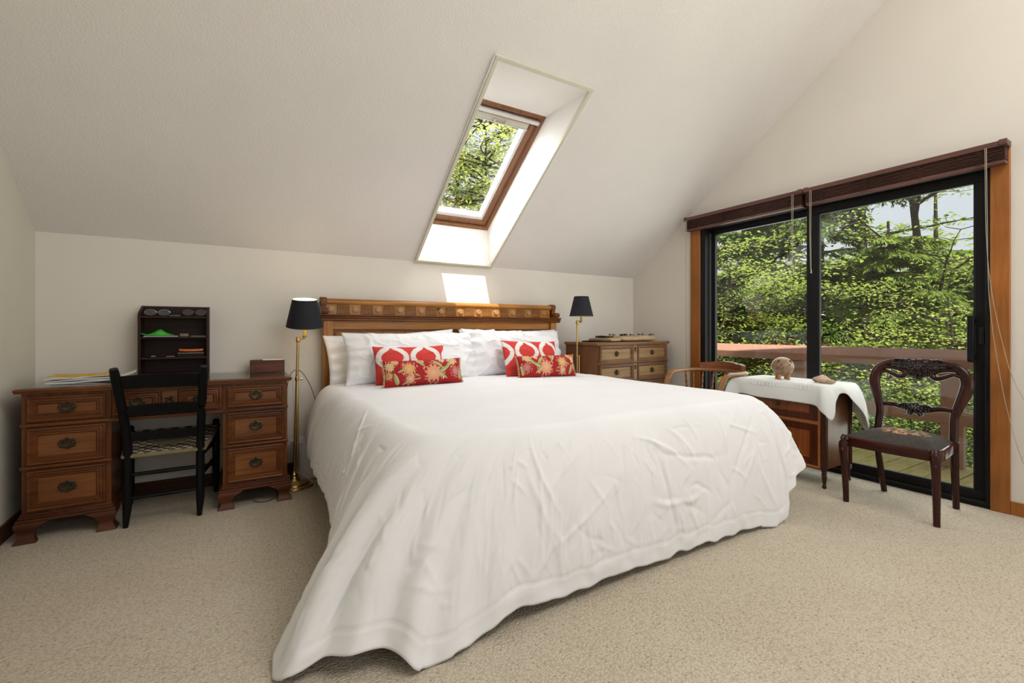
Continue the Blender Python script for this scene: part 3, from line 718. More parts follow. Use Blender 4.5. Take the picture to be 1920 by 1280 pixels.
for (A, B, zs) in (((-.484, 3.173), (-.162, 3.173), (.275, .150)), ((-.532, 3.572), (-.098, 3.572), (.30, .18)), ((-.484, 3.173), (-.532, 3.572), (.33, .22)), ((-.162, 3.173), (-.098, 3.572), (.33, .22))):
    for z in zs:
        m = MB(); a, b = at(*A, z), at(*B, z + (.015 if A[1] != B[1] else 0)); m.tube([a, tuple((p + q) / 2 for p, q in zip(a, b)), b], [.009, .0115, .009], 8); m.build('rung', M['black_paint'], ch)
# woven seat: over-under tapes
q = [np.array(at(-.500, 3.172, .385)), np.array(at(-.146, 3.172, .385)), np.array(at(-.085, 3.585, .438)), np.array(at(-.545, 3.585, .438))]
def sp(u, v):
    p = (q[0] * (1 - u) + q[1] * u) * (1 - v) + (q[3] * (1 - u) + q[2] * u) * v
    p[2] -= .012 * math.sin(PI * u) * math.sin(PI * v); return p
m = MB(); NU, NV = 13, 14
for i in range(NU):
    for j in range(NV):
        m.mi = (i + j) % 2; up = .0035
        c = []
        for (du, dv, h) in ((.02, .02, -.002), (.98, .02, -.002), (.98, .98, -.002), (.02, .98, -.002), (.22, .22, up), (.78, .22, up), (.78, .78, up), (.22, .78, up)):
            p = sp((i + du) / NU, (j + dv) / NV); p[2] += h; c.append(tuple(p))
        m.add(c, [(0, 1, 5, 4), (1, 2, 6, 5), (2, 3, 7, 6), (3, 0, 4, 7), (4, 5, 6, 7)])
m.build('woven_seat', [M['rush_light'], M['rush_dark']], ch, smooth=60)['kind'] = 'stuff'
m = MB()
for a, b in ((0, 1), (1, 2), (2, 3), (3, 0)):
    A, B = q[a], q[b]; m.tube([tuple(A * (1 - f) + B * f + np.array([0, 0, -.011])) for f in np.linspace(0, 1, 6)], .0125, 10)
m.build('seat_rail', M['rush_edge'], ch)
m = MB(); m.loft([[tuple(p + np.array([0, 0, -.018])) for p in q], [tuple(p + np.array([0, 0, -.006])) for p in q]]); m.build('seat_underside', M['rush_edge'], ch)

# ------------------------------------------------------------------ small open shelf standing on the desk
OX0, OX1, OYF, OYB = -.497, -.137, 3.560, 3.705
og = thing('desk_shelf', 'small dark wooden open shelf standing on the desk against the wall', 'shelf', ((OX0 + OX1) / 2, (OYF + OYB) / 2, DT))
def ow(x, y, z): return (x - (OX0 + OX1) / 2, y - (OYF + OYB) / 2, z - DT)
for x in (OX0, OX1 - .014):
    m = MB(); m.prism([(OYF - (OYF + OYB) / 2, 0), (OYB - (OYF + OYB) / 2, 0), (OYB - (OYF + OYB) / 2, 1.202 - DT), (OYF + .02 - (OYF + OYB) / 2, 1.158 - DT), (OYF - (OYF + OYB) / 2, 1.140 - DT)], 'x', x - (OX0 + OX1) / 2, x + .014 - (OX0 + OX1) / 2)
    m.build('side_panel', M['dark_wood'], og, bevel=.002)
m = MB(); m.box(ow(OX0 + .014, OYB - .008, DT), ow(OX1 - .014, OYB, 1.200)); m.build('back_panel', M['dark_wood'], og)
SHZ = (1.122, .995, .868, DT + .004)
for z in SHZ:
    m = MB(); m.box(ow(OX0 + .014, OYF + .004, z), ow(OX1 - .014, OYB - .008, z + .012)); m.build('shelf_board', M['dark_wood'], og, bevel=.0015)

# ------------------------------------------------------------------ small box at the right end of the desk
bx = thing('wooden_box', 'small reddish wooden box at the right end of the desk', 'box', (.198, 3.595, DT))
m = MB(); m.box((-.103, -.048, 0), (.103, .075, .012)); m.box((-.103, -.048, .012), (.103, -.040, .078)); m.box((-.103, .067, .012), (.103, .075, .078)); m.box((-.103, -.040, .012), (-.095, .067, .078)); m.box((.095, -.040, .012), (.103, .067, .078)); m.build('body', M['box_wood'], bx, bevel=.002)
m = MB(); m.box((-.093, -.038, .068), (.093, .065, .074)); m.build('lid', M['box_wood'], bx, bevel=.0015)

# ------------------------------------------------------------------ chest of drawers
CH_C = ((.12, .055, .018, 1), (.21, .105, .038, 1), (.29, .155, .062, 1))
M['chest_x'] = wood('pine_chest_across', *CH_C, 'x', .38)
M['chest_z'] = wood('pine_chest_upright', (.09, .034, .012, 1), (.16, .062, .022, 1), (.22, .09, .034, 1), 'z', .36)
M['chest_panel'] = wood('pine_chest_panel', (.20, .11, .04, 1), (.30, .18, .075, 1), (.37, .235, .11, 1), 'x', .4)
M['chest_mould'] = wood('pine_chest_moulding', (.11, .05, .025, 1), (.19, .092, .05, 1), (.25, .13, .075, 1), 'x', .4)
RC = math.radians(5)
cw, cd, chh = .985, .405, .938
FLc = Vector((2.722, 3.090)); ctr = FLc + Vector((math.cos(RC), math.sin(RC))) * cw / 2 + Vector((-math.sin(RC), math.cos(RC))) * cd / 2
cst = thing('chest_of_drawers', 'pine chest of drawers with ring pulls in the far corner', 'chest of drawers', (ctr.x, ctr.y, 0), RC)
x0, x1, y0, y1 = -cw / 2, cw / 2, -cd / 2, cd / 2
m = MB(); m.frame(x0 - .015, x1 + .015, y0 - .018, y1, [(0, .912), (0, .918), (-.003, .924), (-.003, .934), (.003, .938)], .912); m.v = [(a, c, b) for a, b, c in m.v]; m.build('top', [M['chest_x'], M['chest_x']], cst)
m = MB(); m.box((x0, y0, .06), (x1, y1, .912)); m.build('carcass', M['chest_z'], cst, bevel=.003)
m = MB(); m.box((x0 - .012, y0 - .012, 0), (x1 + .012, y1, .075)); m.build('plinth', M['chest_z'], cst, bevel=.004)
def ring_pull_mesh():
    m = MB(); plate(m, 0, 0, 0, .040, .044, 8, .06, .003); m.lathe([(.008, 0), (.008, -.010), (.004, -.014), (.001, -.015)], 12, (0, 0, .006), 'y')
    m.tube([(.017 * math.cos(a), -.012, -.003 + .017 * math.sin(a)) for a in np.linspace(0, 2 * PI, 20, endpoint=False)], .0032, 7, closed=True)
    return m.mesh('ring_pull', M['brass_old'], 40)
RING = ring_pull_mesh()
CPROF = lambda y: [(0, y - .020), (.006, y - .022), (.010, y - .016), (.020, y - .017), (.024, y - .008), (.030, y - .003)]
for r in range(5):
    zt = .906 - r * .168; zb = zt - .150
    if zb < .08: break
    for a, b in ((x0 + .020, -.032), (.032, x1 - .020)):
        drawer_front(cst, a, b, zb, zt, y0, [M['chest_mould'], M['chest_panel']], RING, CPROF)
    m = MB(); m.box((-.030, y0 - .012, zb - .012), (.030, y0 + .01, zt)); o = m.build('centre_stile', M['chest_panel'], cst, bevel=.002)
    m = MB(); plate(m, 0, zt - .035, y0 - .012, .030, .040, 5, .2, .003); m.build('escutcheon', M['brass_old'], o)
    m = MB(); m.prism([(y0 + .01, zb - .016), (y0 - .012, zb - .016), (y0 - .022, zb - .010), (y0 - .022, zb - .002), (y0 - .008, zb + .004), (y0 + .01, zb + .004)], 'x', x0 + .004, x1 - .004); m.build('ledge', M['chest_mould'], cst, bevel=.001)

# ------------------------------------------------------------------ small two-drawer cabinet by the door
M['cab_frame'] = wood('satinwood_banding', (.25, .085, .022, 1), (.34, .125, .034, 1), (.42, .165, .05, 1), 'x', .25)
M['cab_dark'] = wood('dark_crossband', (.045, .010, .005, 1), (.085, .020, .009, 1), (.12, .032, .014, 1), 'z', .22)
M['cab_panel'] = wood('mahogany_drawer_panel', (.15, .040, .010, 1), (.24, .070, .018, 1), (.32, .10, .03, 1), 'z', .22)
M['cab_side'] = wood('mahogany_side', (.07, .024, .008, 1), (.115, .042, .013, 1), (.16, .062, .02, 1), 'z', .3)  # darker than the fronts: shade on the side is put into the stain
M['leg_dark'] = wood('dark_turned_leg', (.022, .007, .004, 1), (.048, .014, .008, 1), (.075, .024, .013, 1), 'z', .25)
cab = thing('small_cabinet', 'small mahogany two-drawer cabinet on turned legs under the white cloth', 'cabinet', (3.5175, 1.870, 0), -PI / 2)
hw, hd = .315, .182
m = MB(); m.box((-hw + .03, -hd + .012, .126), (hw - .03, hd - .012, .655)); m.box((-hw + .008, -hd + .03, .126), (hw - .008, hd - .03, .655)); m.build('carcass', M['cab_side'], cab, bevel=.002)
m = MB(); m.box((-hw - .006, -hd - .008, .655), (hw + .006, hd + .004, .676)); m.build('top', M['cab_side'], cab, bevel=.005)
for sx in (-1, 1):
    for sy in (-1, 1):
        cx, cy = sx * (hw - .016), sy * (hd - .016)
        m = MB(); rings = []
        for z in (.126, .655):
            rings.append([(cx + (.019 + .002 * math.cos(10 * a)) * math.cos(a), cy + (.019 + .002 * math.cos(10 * a)) * math.sin(a), z) for a in np.linspace(0, 2 * PI, 60, endpoint=False)])
        m.loft(rings); m.build('reeded_column', M['leg_dark'], cab, smooth=50)
        m = MB(); m.lathe([(.010, 0), (.013, .006), (.013, .016), (.009, .022), (.010, .03), (.017, .085), (.013, .09), (.019, .096), (.013, .102), (.019, .108), (.014, .114), (.020, .120), (.020, .128)], 18, (cx, cy, 0)); m.build('leg', M['leg_dark'], cab)
fy = -hd + .012
m = MB()
for lo, hi in (((-hw + .035, .126), (-hw + .052, .655)), ((hw - .052, .126), (hw - .035, .655)), ((-hw + .052, .415), (hw - .052, .437)), ((-hw + .052, .126), (hw - .052, .140)), ((-hw + .052, .632), (hw - .052, .655))):
    m.box((lo[0], fy - .006, lo[1]), (hi[0], fy + .004, hi[1]))
m.build('face_frame', M['cab_frame'], cab, bevel=.001)
for z0, z1 in ((.440, .630), (.143, .412)):
    m = MB(); m.box((-hw + .055, fy - .003, z0), (hw - .055, fy + .01, z1)); d = m.build('drawer', M['cab_dark'], cab, bevel=.001)
    m = MB(); m.frame(-hw + .105, hw - .105, z0 + .045, z1 - .045, [(0, fy - .006), (.004, fy - .007), (.006, fy - .004)], fy - .002); m.build('panel', [M['cab_panel'], M['cab_panel']], d)
    m = MB(); m.lathe([(.012, -.004), (.013, -.008), (.006, -.012), (.006, -.018), (.012, -.024), (.011, -.030), (.001, -.032)], 14, (0, fy, (z0 + z1) / 2 - .01), 'y'); m.build('knob', M['brass_old'], d)

# ------------------------------------------------------------------ carved balloon-back chair
M['rosewood'] = wood('dark_rosewood', (.012, .003, .003, 1), (.034, .008, .006, 1), (.060, .016, .011, 1), 'z', .22)
M['rosewood_x'] = wood('dark_rosewood_across', (.018, .004, .003, 1), (.052, .011, .007, 1), (.10, .024, .013, 1), 'x', .2)
M['carved'] = plain('carved_rosewood', (.016, .008, .007), .3, var=.4, vscale=30)
bc = thing('balloon_back_chair', 'dark carved balloon-back chair with needlepoint seat in front of the sliding door', 'chair', (3.405, 1.172, 0), -PI / 2)
# local: +x is image right, -y is the front
def bl(z): return .165 + max(0, z - .40) * .20            # rake of the back
for s in (-1, 1):
    fl = [(s * .214, -.188, 0), (s * .214, -.190, .06), (s * .216, -.200, .20), (s * .218, -.214, .31), (s * .216, -.212, .36), (s * .210, -.196, .405)]
    m = MB(); P = catmull(fl, 18); m.tube(P.tolist(), np.interp(np.linspace(0, 1, 18), [0, .2, .55, .8, .92, 1], [.0155, .016, .020, .0255, .024, .021]).tolist(), 12, 1.0); m.blob((s * .218, -.236, .325), (.012, .008, .014), 10, 6); m.build('front_leg', M['rosewood'], bc)
    rlg = [(s * .176, .235, 0), (s * .180, .212, .10), (s * .185, .178, .25), (s * .187, .165, .40)]
    m = MB(); P = catmull(rlg, 12); m.tube(P.tolist(), np.linspace(.016, .020, 12).tolist(), 10); m.build('rear_leg', M['rosewood'], bc)
hoop = [(.186, .40), (.182, .48), (.182, .54), (.196, .60), (.215, .665), (.226, .725), (.212, .785), (.168, .826), (.10, .844), (.0, .848)]
hoop = hoop + [(-x, z) for x, z in reversed(hoop[:-1])]
H = catmull([(x, bl(z) - .015 * math.cos(x * 6), z) for x, z in hoop], 90)
rad = np.interp(np.abs(H[:, 0]) * 0 + H[:, 2], [.40, .54, .62, .70, .78, .85], [.020, .021, .026, .032, .030, .022])
m = MB(); m.tube(H.tolist(), rad.tolist(), 12, .60, (0, 1, 0)); m.build('back_hoop', M['rosewood'], bc)
m = MB()
G = [(-.115, .842), (-.07, .858), (-.03, .868), (.03, .868), (.07, .858), (.115, .842), (.085, .80), (.06, .765), (.0, .755), (-.06, .765), (-.085, .80)]
m.prism(G, 'y', bl(.81) - .012, bl(.81) + .012)
for s in (-1, 1):
    sw = [(s * .205, .775), (s * .18, .805), (s * .13, .808), (s * .085, .795), (s * .066, .775), (s * .080, .757), (s * .105, .757), (s * .135, .770), (s * .165, .782), (s * .195, .770)]
    m.tube([(x, bl(z) - .006, z) for x, z in catmull(sw, 40)], np.concatenate([np.linspace(.010, .017, 20), np.linspace(.017, .009, 20)]).tolist(), 8, 1, (0, 1, 0))
m.build('crest', M['rosewood'], bc, smooth=50)
def rose(m, c, r, seed):
    rng = random.Random(seed)
    for ring, (rr, n, sz) in enumerate(((1.0, 9, .38), (.62, 7, .34), (.3, 5, .28))):
        for k in range(n):
            a = 2 * PI * (k + .5 * ring) / n
            m.blob((c[0] + r * rr * math.cos(a), c[1] - .006 - .006 * ring, c[2] + r * .8 * rr * math.sin(a)), (r * sz, .011, r * sz * .8), 8, 5)
    m.blob((c[0], c[1] - .024, c[2]), (r * .22, .006, r * .22), 8, 5)
def leaf_carve(m, c, a, L):
    for k in range(5):
        f = k / 4; x = c[0] + L * f * math.cos(a); z = c[2] + L * f * math.sin(a); w = .016 * math.sin(PI * (.15 + .8 * f)) + .004
        for s in (-1, 1): m.blob((x - s * w * .5 * math.sin(a), c[1] - .004, z + s * w * .5 * math.cos(a)), (L * .17, .010, w * .7), 7, 5)
m = MB(); c = (0, bl(.82) - .014, .822); rose(m, c, .046, 1)
for a, L in ((.35, .085), (PI - .35, .085), (-.6, .05), (PI + .6, .05), (-1.57, .055), (.05, .12), (PI - .05, .12)): leaf_carve(m, (c[0] + .03 * math.cos(a), c[1], c[2] + .03 * math.sin(a)), a, L)
for k in range(8): m.blob((-.05 + .006 * (k % 3), c[1] - .008, .79 - .009 * (k // 3)), (.006, .005, .006), 7, 5)
m.build('crest_carving', M['carved'], bc)
rail = [(-.188, .572), (-.12, .578), (-.06, .566), (0, .560), (.06, .566), (.12, .578), (.188, .572)]
m = MB(); m.tube([(x, bl(z) + .0, z) for x, z in catmull(rail, 30)], np.concatenate([np.linspace(.011, .019, 15), np.linspace(.019, .011, 15)]).tolist(), 10, .6, (0, 1, 0)); m.build('back_rail', M['rosewood'], bc)
m = MB(); c = (0, bl(.57) - .012, .572); rose(m, c, .033, 2)
for a, L in ((.1, .06), (PI - .1, .06), (-.9, .035), (PI + .9, .035)): leaf_carve(m, (c[0] + .02 * math.cos(a), c[1], c[2] + .02 * math.sin(a)), a, L)
m.build('rail_carving', M['carved'], bc)
def seat_out(k, n, grow=0.0):
    """outline of the seat: serpentine front, tapering to the back"""
    t = k / n; pts = [(-.225, -.19), (-.12, -.212), (0, -.218), (.12, -.212), (.225, -.19), (.222, -.05), (.205, .09), (.185, .17), (0, .182), (-.185, .17), (-.205, .09), (-.222, -.05)]
    return pts
so = seat_out(0, 1)
def loop(pts, n):
    P = np.array(pts + pts[:3]); Q = catmull(P, (len(pts) + 2) * n // len(pts) + 1); return Q
base = [Vector((x, y, 0)) for x, y in so]
def dense(pts, per=5):
    out = []
    for i in range(len(pts)):
        p0, p1, p2, p3 = (np.array(pts[(i + k) % len(pts)]) for k in (-1, 0, 1, 2))
        for q in range(per):
            f = q / per; out.append(tuple(.5 * ((2 * p1) + (-p0 + p2) * f + (2 * p0 - 5 * p1 + 4 * p2 - p3) * f * f + (-p0 + 3 * p1 - 3 * p2 + p3) * f ** 3)))
    return out
SO = dense(so, 6)
m = MB(); m.loft([[(x * s, y * s, z) for x, y in SO] for s, z in ((.985, .345), (1.0, .350), (1.0, .396), (.97, .402), (.90, .402))], True, True); m.build('seat_rail', M['rosewood_x'], bc, smooth=40)
# upholstered cushion with a printed needlepoint spray
def needlepoint(x, y):
    n = len(x); c = np.tile(np.array([.052, .044, .040]), (n, 1)); c *= (1 + .25 * noise3(x * 160, y * 160, 0, 3))[:, None]
    e = (x / .135) ** 2 + ((y + .015) / .095) ** 2
    w = np.abs(noise3(x * 26, y * 26, 0, 8)); st = np.abs(noise3(x * 45, y * 38, 0, 21))
    for msk, col in (((w < .13) & (e < 1), (.42, .17, .05)), ((st < .10) & (e < 1), (.50, .29, .12)), ((noise3(x * 60, y * 60, 0, 12) > .45) & (e < .7), (.45, .14, .10)), ((noise3(x * 52, y * 52, 0, 15) > .5) & (e < .55), (.10, .11, .10)), ((noise3(x * 55, y * 55, 0, 19) > .5) & (e < .8), (.24, .25, .12))):
        c[msk] = col
    return c
V = []; nR = 26; nA = 132
SO2 = dense(so, 11); SO2 = np.array(SO2)
for i in range(nR + 1):
    f = i / nR; r = min(1, f / .88) * .955; zz = .398 + .058 * (1 - (min(1, f / .88)) ** 3.2) if f < .88 else .398 - .02 * (f - .88) / .12
    for j in range(len(SO2)): V.append((SO2[j, 0] * r, SO2[j, 1] * r - .002, zz))
V = np.array(V); na = len(SO2); F = []
for i in range(nR):
    for j in range(na): F.append((i * na + j, i * na + (j + 1) % na, (i + 1) * na + (j + 1) % na, (i + 1) * na + j))
M['needlepoint'] = printed('needlepoint_fabric', .9, 700)
raw_mesh('seat_cushion', V, F, M['needlepoint'], bc, True, needlepoint(V[:, 0], V[:, 1]))

# ------------------------------------------------------------------ low-back captain's chair
M['maple'] = wood('reddish_maple', (.13, .038, .014, 1), (.21, .070, .026, 1), (.28, .105, .042, 1), 'x', .3)
M['maple_arm'] = wood('honey_maple_arm', (.20, .085, .032, 1), (.29, .135, .055, 1), (.36, .18, .085, 1), 'x', .35)
cc = thing('captains_chair', "low-backed wooden captain's chair with rope-turned spindles in the corner by the door", 'chair', (3.36, 2.455, 0), -PI / 2 + .10)
rp = []
for a in np.linspace(-.25 * PI, 1.25 * PI, 41): rp.append((.255 * math.cos(a), .06 + .205 * math.sin(a), .700))
armL = [(-.225, -.255, .48), (-.232, -.240, .58), (-.238, -.195, .665), (-.246, -.13, .697), (-.255, -.02, .700)]
full = [(p[0], p[1], p[2]) for p in catmull(armL, 12)] + [(-.255 * math.cos(a), .06 + .205 * math.sin(a), .700) for a in np.linspace(.05, PI - .05, 31)] + [(-p[0], p[1], p[2]) for p in reversed(catmull(armL, 12))]
m = MB(); m.tube(full, .026, 10, .62); m.build('arm_rail', M['maple_arm'], cc)
m = MB(); rings = []
for a in np.linspace(.22 * PI, .78 * PI, 25):
    f = (a - .22 * PI) / (.56 * PI); hgt = .048 + .026 * math.sin(PI * f) ** .6 - .010 * (math.exp(-((f - .22) / .05) ** 2) + math.exp(-((f - .78) / .05) ** 2)); ca, sa = math.cos(a), math.sin(a)
    rings.append([((.255 + o) * ca, .06 + (.205 + o) * sa, .702 + zz) for o, zz in ((-.020, 0), (.014, 0), (.020, hgt), (.004, hgt + .004), (-.012, hgt))])
m.loft(rings); m.build('crest', M['maple'], cc, smooth=50)
m = MB(); m.loft([[(x * s * 1.10, y * s * 1.15 - .01, z) for x, y in SO] for s, z in ((.92, .425), (.99, .432), (1, .448), (.97, .458))]); m.build('seat', M['maple'], cc)
for a in np.linspace(.02, .98, 9):
    an = a * PI; top = (.252 * math.cos(an), .06 + .203 * math.sin(an), .692); bot = (.215 * math.cos(an), .03 + .155 * math.sin(an), .452)
    m = MB(); n = 44; rings = []
    for k in range(n):
        f = k / (n - 1); c = [bot[q] * (1 - f) + top[q] * f for q in range(3)]; r = .0085 * (1 - .25 * abs(2 * f - 1) ** 3)
        rings.append([(c[0] + r * (1 + .32 * math.cos(2 * (b - 16 * f))) * math.cos(b), c[1] + r * (1 + .32 * math.cos(2 * (b - 16 * f))) * math.sin(b), c[2]) for b in np.linspace(0, 2 * PI, 10, endpoint=False)])
    m.loft(rings); m.build('spindle', M['maple'], cc, smooth=70)
for sx in (-1, 1):
    for sy, yy in ((-1, -.19), (1, .15)):
        m = MB(); m.tube([(sx * .225, yy * 1.22, 0), (sx * .205, yy * 1.1, .2), (sx * .175, yy, .43)], [.013, .021, .015], 12); m.build('leg', M['maple'], cc)
for yy in (-.21, .165):
    m = MB(); m.tube([(-.205, yy, .2), (.205, yy, .2)], .011, 8); m.build('stretcher', M['maple'], cc)
# ================================================================== BED
PINE = ((.23, .085, .016, 1), (.38, .160, .032, 1), (.50, .235, .06, 1))
M['pine_x'] = wood('honey_pine_across', *PINE, 'x', .3, knots=True)
M['pine_z'] = wood('honey_pine_upright', *PINE, 'z', .3, knots=True)
M['pine_dark'] = wood('dark_pine_moulding', (.085, .026, .007, 1), (.16, .053, .014, 1), (.23, .083, .024, 1), 'x', .28)
M['flute_dark'] = plain('dark_flute_ground', (.030, .010, .004), .5, var=.2, vscale=40)
M['pine_pale'] = plain('pale_turned_pine', (.42, .26, .12), .35, var=.15, vscale=60)
BXC = 1.605
bed = thing('king_bed', 'king bed with panelled pine headboard carved with rosettes and flutes', 'bed', (BXC, 3.62, 0))
hb = bpy.data.objects.new('headboard', None); COL.objects.link(hb); hb.parent = bed
def L(x): return x - BXC
for x0 in (.560, 2.585):
    m = MB(); m.box((L(x0), -.030, 0), (L(x0 + .065), .07, 1.118)); m.build('post', M['pine_z'], hb, bevel=.004)
pm = MB(); pm.box((-.0868, .018, .30), (.0868, .034, 1.060)); pme = pm.mesh('plank', M['pine_z'], 0)
k = 0; x = .650 + .0
for k in range(11):
    o = bpy.data.objects.new('plank', pme); COL.objects.link(o); o.parent = hb; o.location = (L(.738 + .1745 * k), .0008 * math.sin(k * 4), 0)
    b = o.modifiers.new('bevel', 'BEVEL'); b.width = .004; b.segments = 2
m = MB(); m.box((L(.625), .034, .28), (L(2.585), .050, 1.07)); m.build('backing', M['pine_dark'], hb)
m = MB(); m.box((L(.625), -.006, 1.052), (L(2.585), .045, 1.118)); m.build('top_rail', M['pine_x'], hb, bevel=.004)
m = MB(); m.box((L(.625), .004, 1.040), (L(2.585), .040, 1.053)); m.box((L(.625), .004, .3), (L(.652), .035, 1.045)); m.box((L(2.558), .004, .3), (L(2.585), .035, 1.045)); m.build('panel_bead', M['pine_dark'], hb, bevel=.002)
m = MB(); m.box((L(.625), -.006, .27), (L(2.585), .045, .36)); m.build('bottom_rail', M['pine_x'], hb, bevel=.004)
m = MB()                                                                  # cornice with stepped profile
prof = [(.068, 1.116), (-.036, 1.116), (-.042, 1.124), (-.040, 1.130), (-.052, 1.138), (-.054, 1.146), (-.048, 1.150), (-.062, 1.155), (-.062, 1.163), (.068, 1.163)]
m.prism(prof, 'x', L(.527), L(2.685)); m.build('cornice', M['pine_dark'], hb, bevel=.0015, smooth=50)
m = MB(); m.box((L(.575), -.010, 1.163), (L(2.585), .040, 1.245)); m.build('frieze', M['pine_x'], hb, bevel=.002)
m = MB(); cap = [(.058, 1.236)] + [(.012 + .034 * math.cos(a) * -1, 1.256 + .026 * math.sin(a)) for a in np.linspace(-.35 * PI, .55 * PI, 12)] + [(.058, 1.281)]
m.prism(cap, 'x', L(.580), L(2.600)); m.build('cap_roll', M['pine_x'], hb, smooth=50)
for xa in (.540, 2.600):                                                  # scrolled end brackets with two rolls
    m = MB(); S = [(.060, 1.163), (.060, 1.284), (.02, 1.290), (-.022, 1.276), (-.030, 1.245), (-.020, 1.222), (-.028, 1.205), (-.062, 1.198), (-.075, 1.180), (-.070, 1.163)]
    m.prism(S, 'x', L(xa), L(xa + .040)); e = m.build('end_bracket', M['pine_dark'], hb, bevel=.003, smooth=50)
    m = MB(); m.lathe([(.001, L(xa) - .006), (.026, L(xa) - .004), (.028, L(xa)), (.028, L(xa + .04)), (.026, L(xa + .04) + .004), (.001, L(xa + .04) + .006)], 20, (0, .000, 1.262), 'x'); m.build('scroll_roll', M['pine_dark'], e)
    m = MB(); m.lathe([(.001, L(xa) - .004), (.021, L(xa) - .002), (.022, L(xa)), (.022, L(xa + .045)), (.020, L(xa + .045) + .002), (.001, L(xa + .045) + .004)], 20, (0, -.066, 1.187), 'x'); m.build('scroll_roll', M['pine_dark'], e)
rm = MB(); rm.lathe([(.022, .006), (.022, -.004), (.020, -.009), (.016, -.010), (.013, -.006), (.011, -.006), (.009, -.011), (.005, -.011), (.004, -.008), (.001, -.008)], 24, (0, 0, 0), 'y'); rme = rm.mesh('rosette', M['pine_pale'], 40)
fm = MB()
for q in range(8): fm.lathe([(.0036, -.034), (.0036, .034)], 8, (-.040 + .01143 * q, -.001, 0), 'z')
fm.mi = 1; fm.box((-.046, .000, -.036), (.046, .006, .036)); fme = fm.mesh('flute_block', [M['pine_x'], M['flute_dark']], 40)
for k in range(12):
    o = bpy.data.objects.new('rosette', rme); COL.objects.link(o); o.parent = hb; o.location = (L(.615 + .1728 * k), -.010, 1.203)
    if k < 11: o = bpy.data.objects.new('flute_block', fme); COL.objects.link(o); o.parent = hb; o.location = (L(.7014 + .1728 * k), -.0125, 1.203)
for x0 in (.66, 2.52):
    m = MB(); m.box((L(x0), -2.02, .17), (L(x0 + .03), -.02, .33)); m.build('side_rail', M['pine_dark'], bed, bevel=.003)
m = MB(); m.box((L(.66), -2.04, .17), (L(2.55), -2.00, .33)); m.build('foot_rail', M['pine_dark'], bed, bevel=.003)
for x0 in (.70, 2.46):
    m = MB(); m.tube([(L(x0 + .02), -1.95, 0), (L(x0 + .02), -1.95, .18)], [.025, .035], 12); m.build('leg', M['pine_dark'], bed)
M['ticking'] = plain('mattress_ticking', (.70, .68, .64), .8, var=.05)
m = MB(); m.box((.655, 1.62, .335), (2.555, 3.55, .628)); o = m.build('mattress', M['ticking'], bevel=.05, seg=4); tag(o, 'thick white mattress hidden under the duvet on the bed', 'mattress')

# ------------------------------------------------------------------ duvet: top edge E and hem H run from the head, down the left, round the foot, up the right
def linen(name, col, crease=.35):
    t = NT(name); v = t.coords()
    t.base(t.ramp(t.noise(v, 3, 3), [(.3, sc(col, .97)), (.7, sc(col, 1.02))])).set(.82, 0, .2)
    t.b.inputs['Sheen Weight'].default_value = .15
    n = t.node('ShaderNodeTexNoise', noise_type='RIDGED_MULTIFRACTAL'); n.inputs['Scale'].default_value = 5.5; n.inputs['Detail'].default_value = 3.5
    n.inputs['Roughness'].default_value = .45; n.inputs['Distortion'].default_value = .7; t.link(v, n.inputs['Vector'])
    t.bump(n.outputs['Fac'], crease, .010); t.bump(t.noise(v, 900, 2), .10, .001); return t.m
M['duvet'] = linen('white_duvet_linen', (.76, .76, .775), .20)
M['pillowcase'] = linen('white_pillowcase', (.80, .80, .82), .10)
CTL = [((.600, 3.44), (.430, 3.44, .205)), ((.600, 2.90), (.398, 2.92, .222)), ((.600, 2.50), (.385, 2.52, .235)), ((.600, 2.20), (.365, 2.20, .228)), ((.600, 1.95), (.335, 1.98, .205)), ((.600, 1.80), (.260, 1.82, .110)),
       ((.610, 1.70), (.140, 1.68, .038)), ((.630, 1.63), (.085, 1.575, .012)), ((.665, 1.585), (.140, 1.515, .020)), ((.72, 1.565), (.215, 1.478, .052)), ((.78, 1.56), (.300, 1.455, .060)), ((.84, 1.56), (.410, 1.400, .060)),
       ((.90, 1.56), (.515, 1.355, .007)), ((.96, 1.56), (.625, 1.37, .020)), ((1.03, 1.56), (.77, 1.385, .043)), ((1.13, 1.56), (.95, 1.40, .050)), ((1.32, 1.56), (1.24, 1.41, .044)), ((1.62, 1.56), (1.62, 1.42, .028)), ((1.95, 1.56), (1.94, 1.42, .032)),
       ((2.24, 1.56), (2.25, 1.42, .026)), ((2.40, 1.565), (2.44, 1.40, .008)), ((2.50, 1.58), (2.545, 1.395, .008)), ((2.545, 1.60), (2.605, 1.405, .112)), ((2.570, 1.63), (2.70, 1.41, .200)), ((2.582, 1.67), (2.80, 1.42, .295)), ((2.590, 1.76), (2.795, 1.58, .335)),
       ((2.590, 1.95), (2.765, 1.85, .325)), ((2.590, 2.35), (2.745, 2.33, .315)), ((2.590, 2.90), (2.715, 2.90, .325)), ((2.585, 3.44), (2.665, 3.44, .33))]
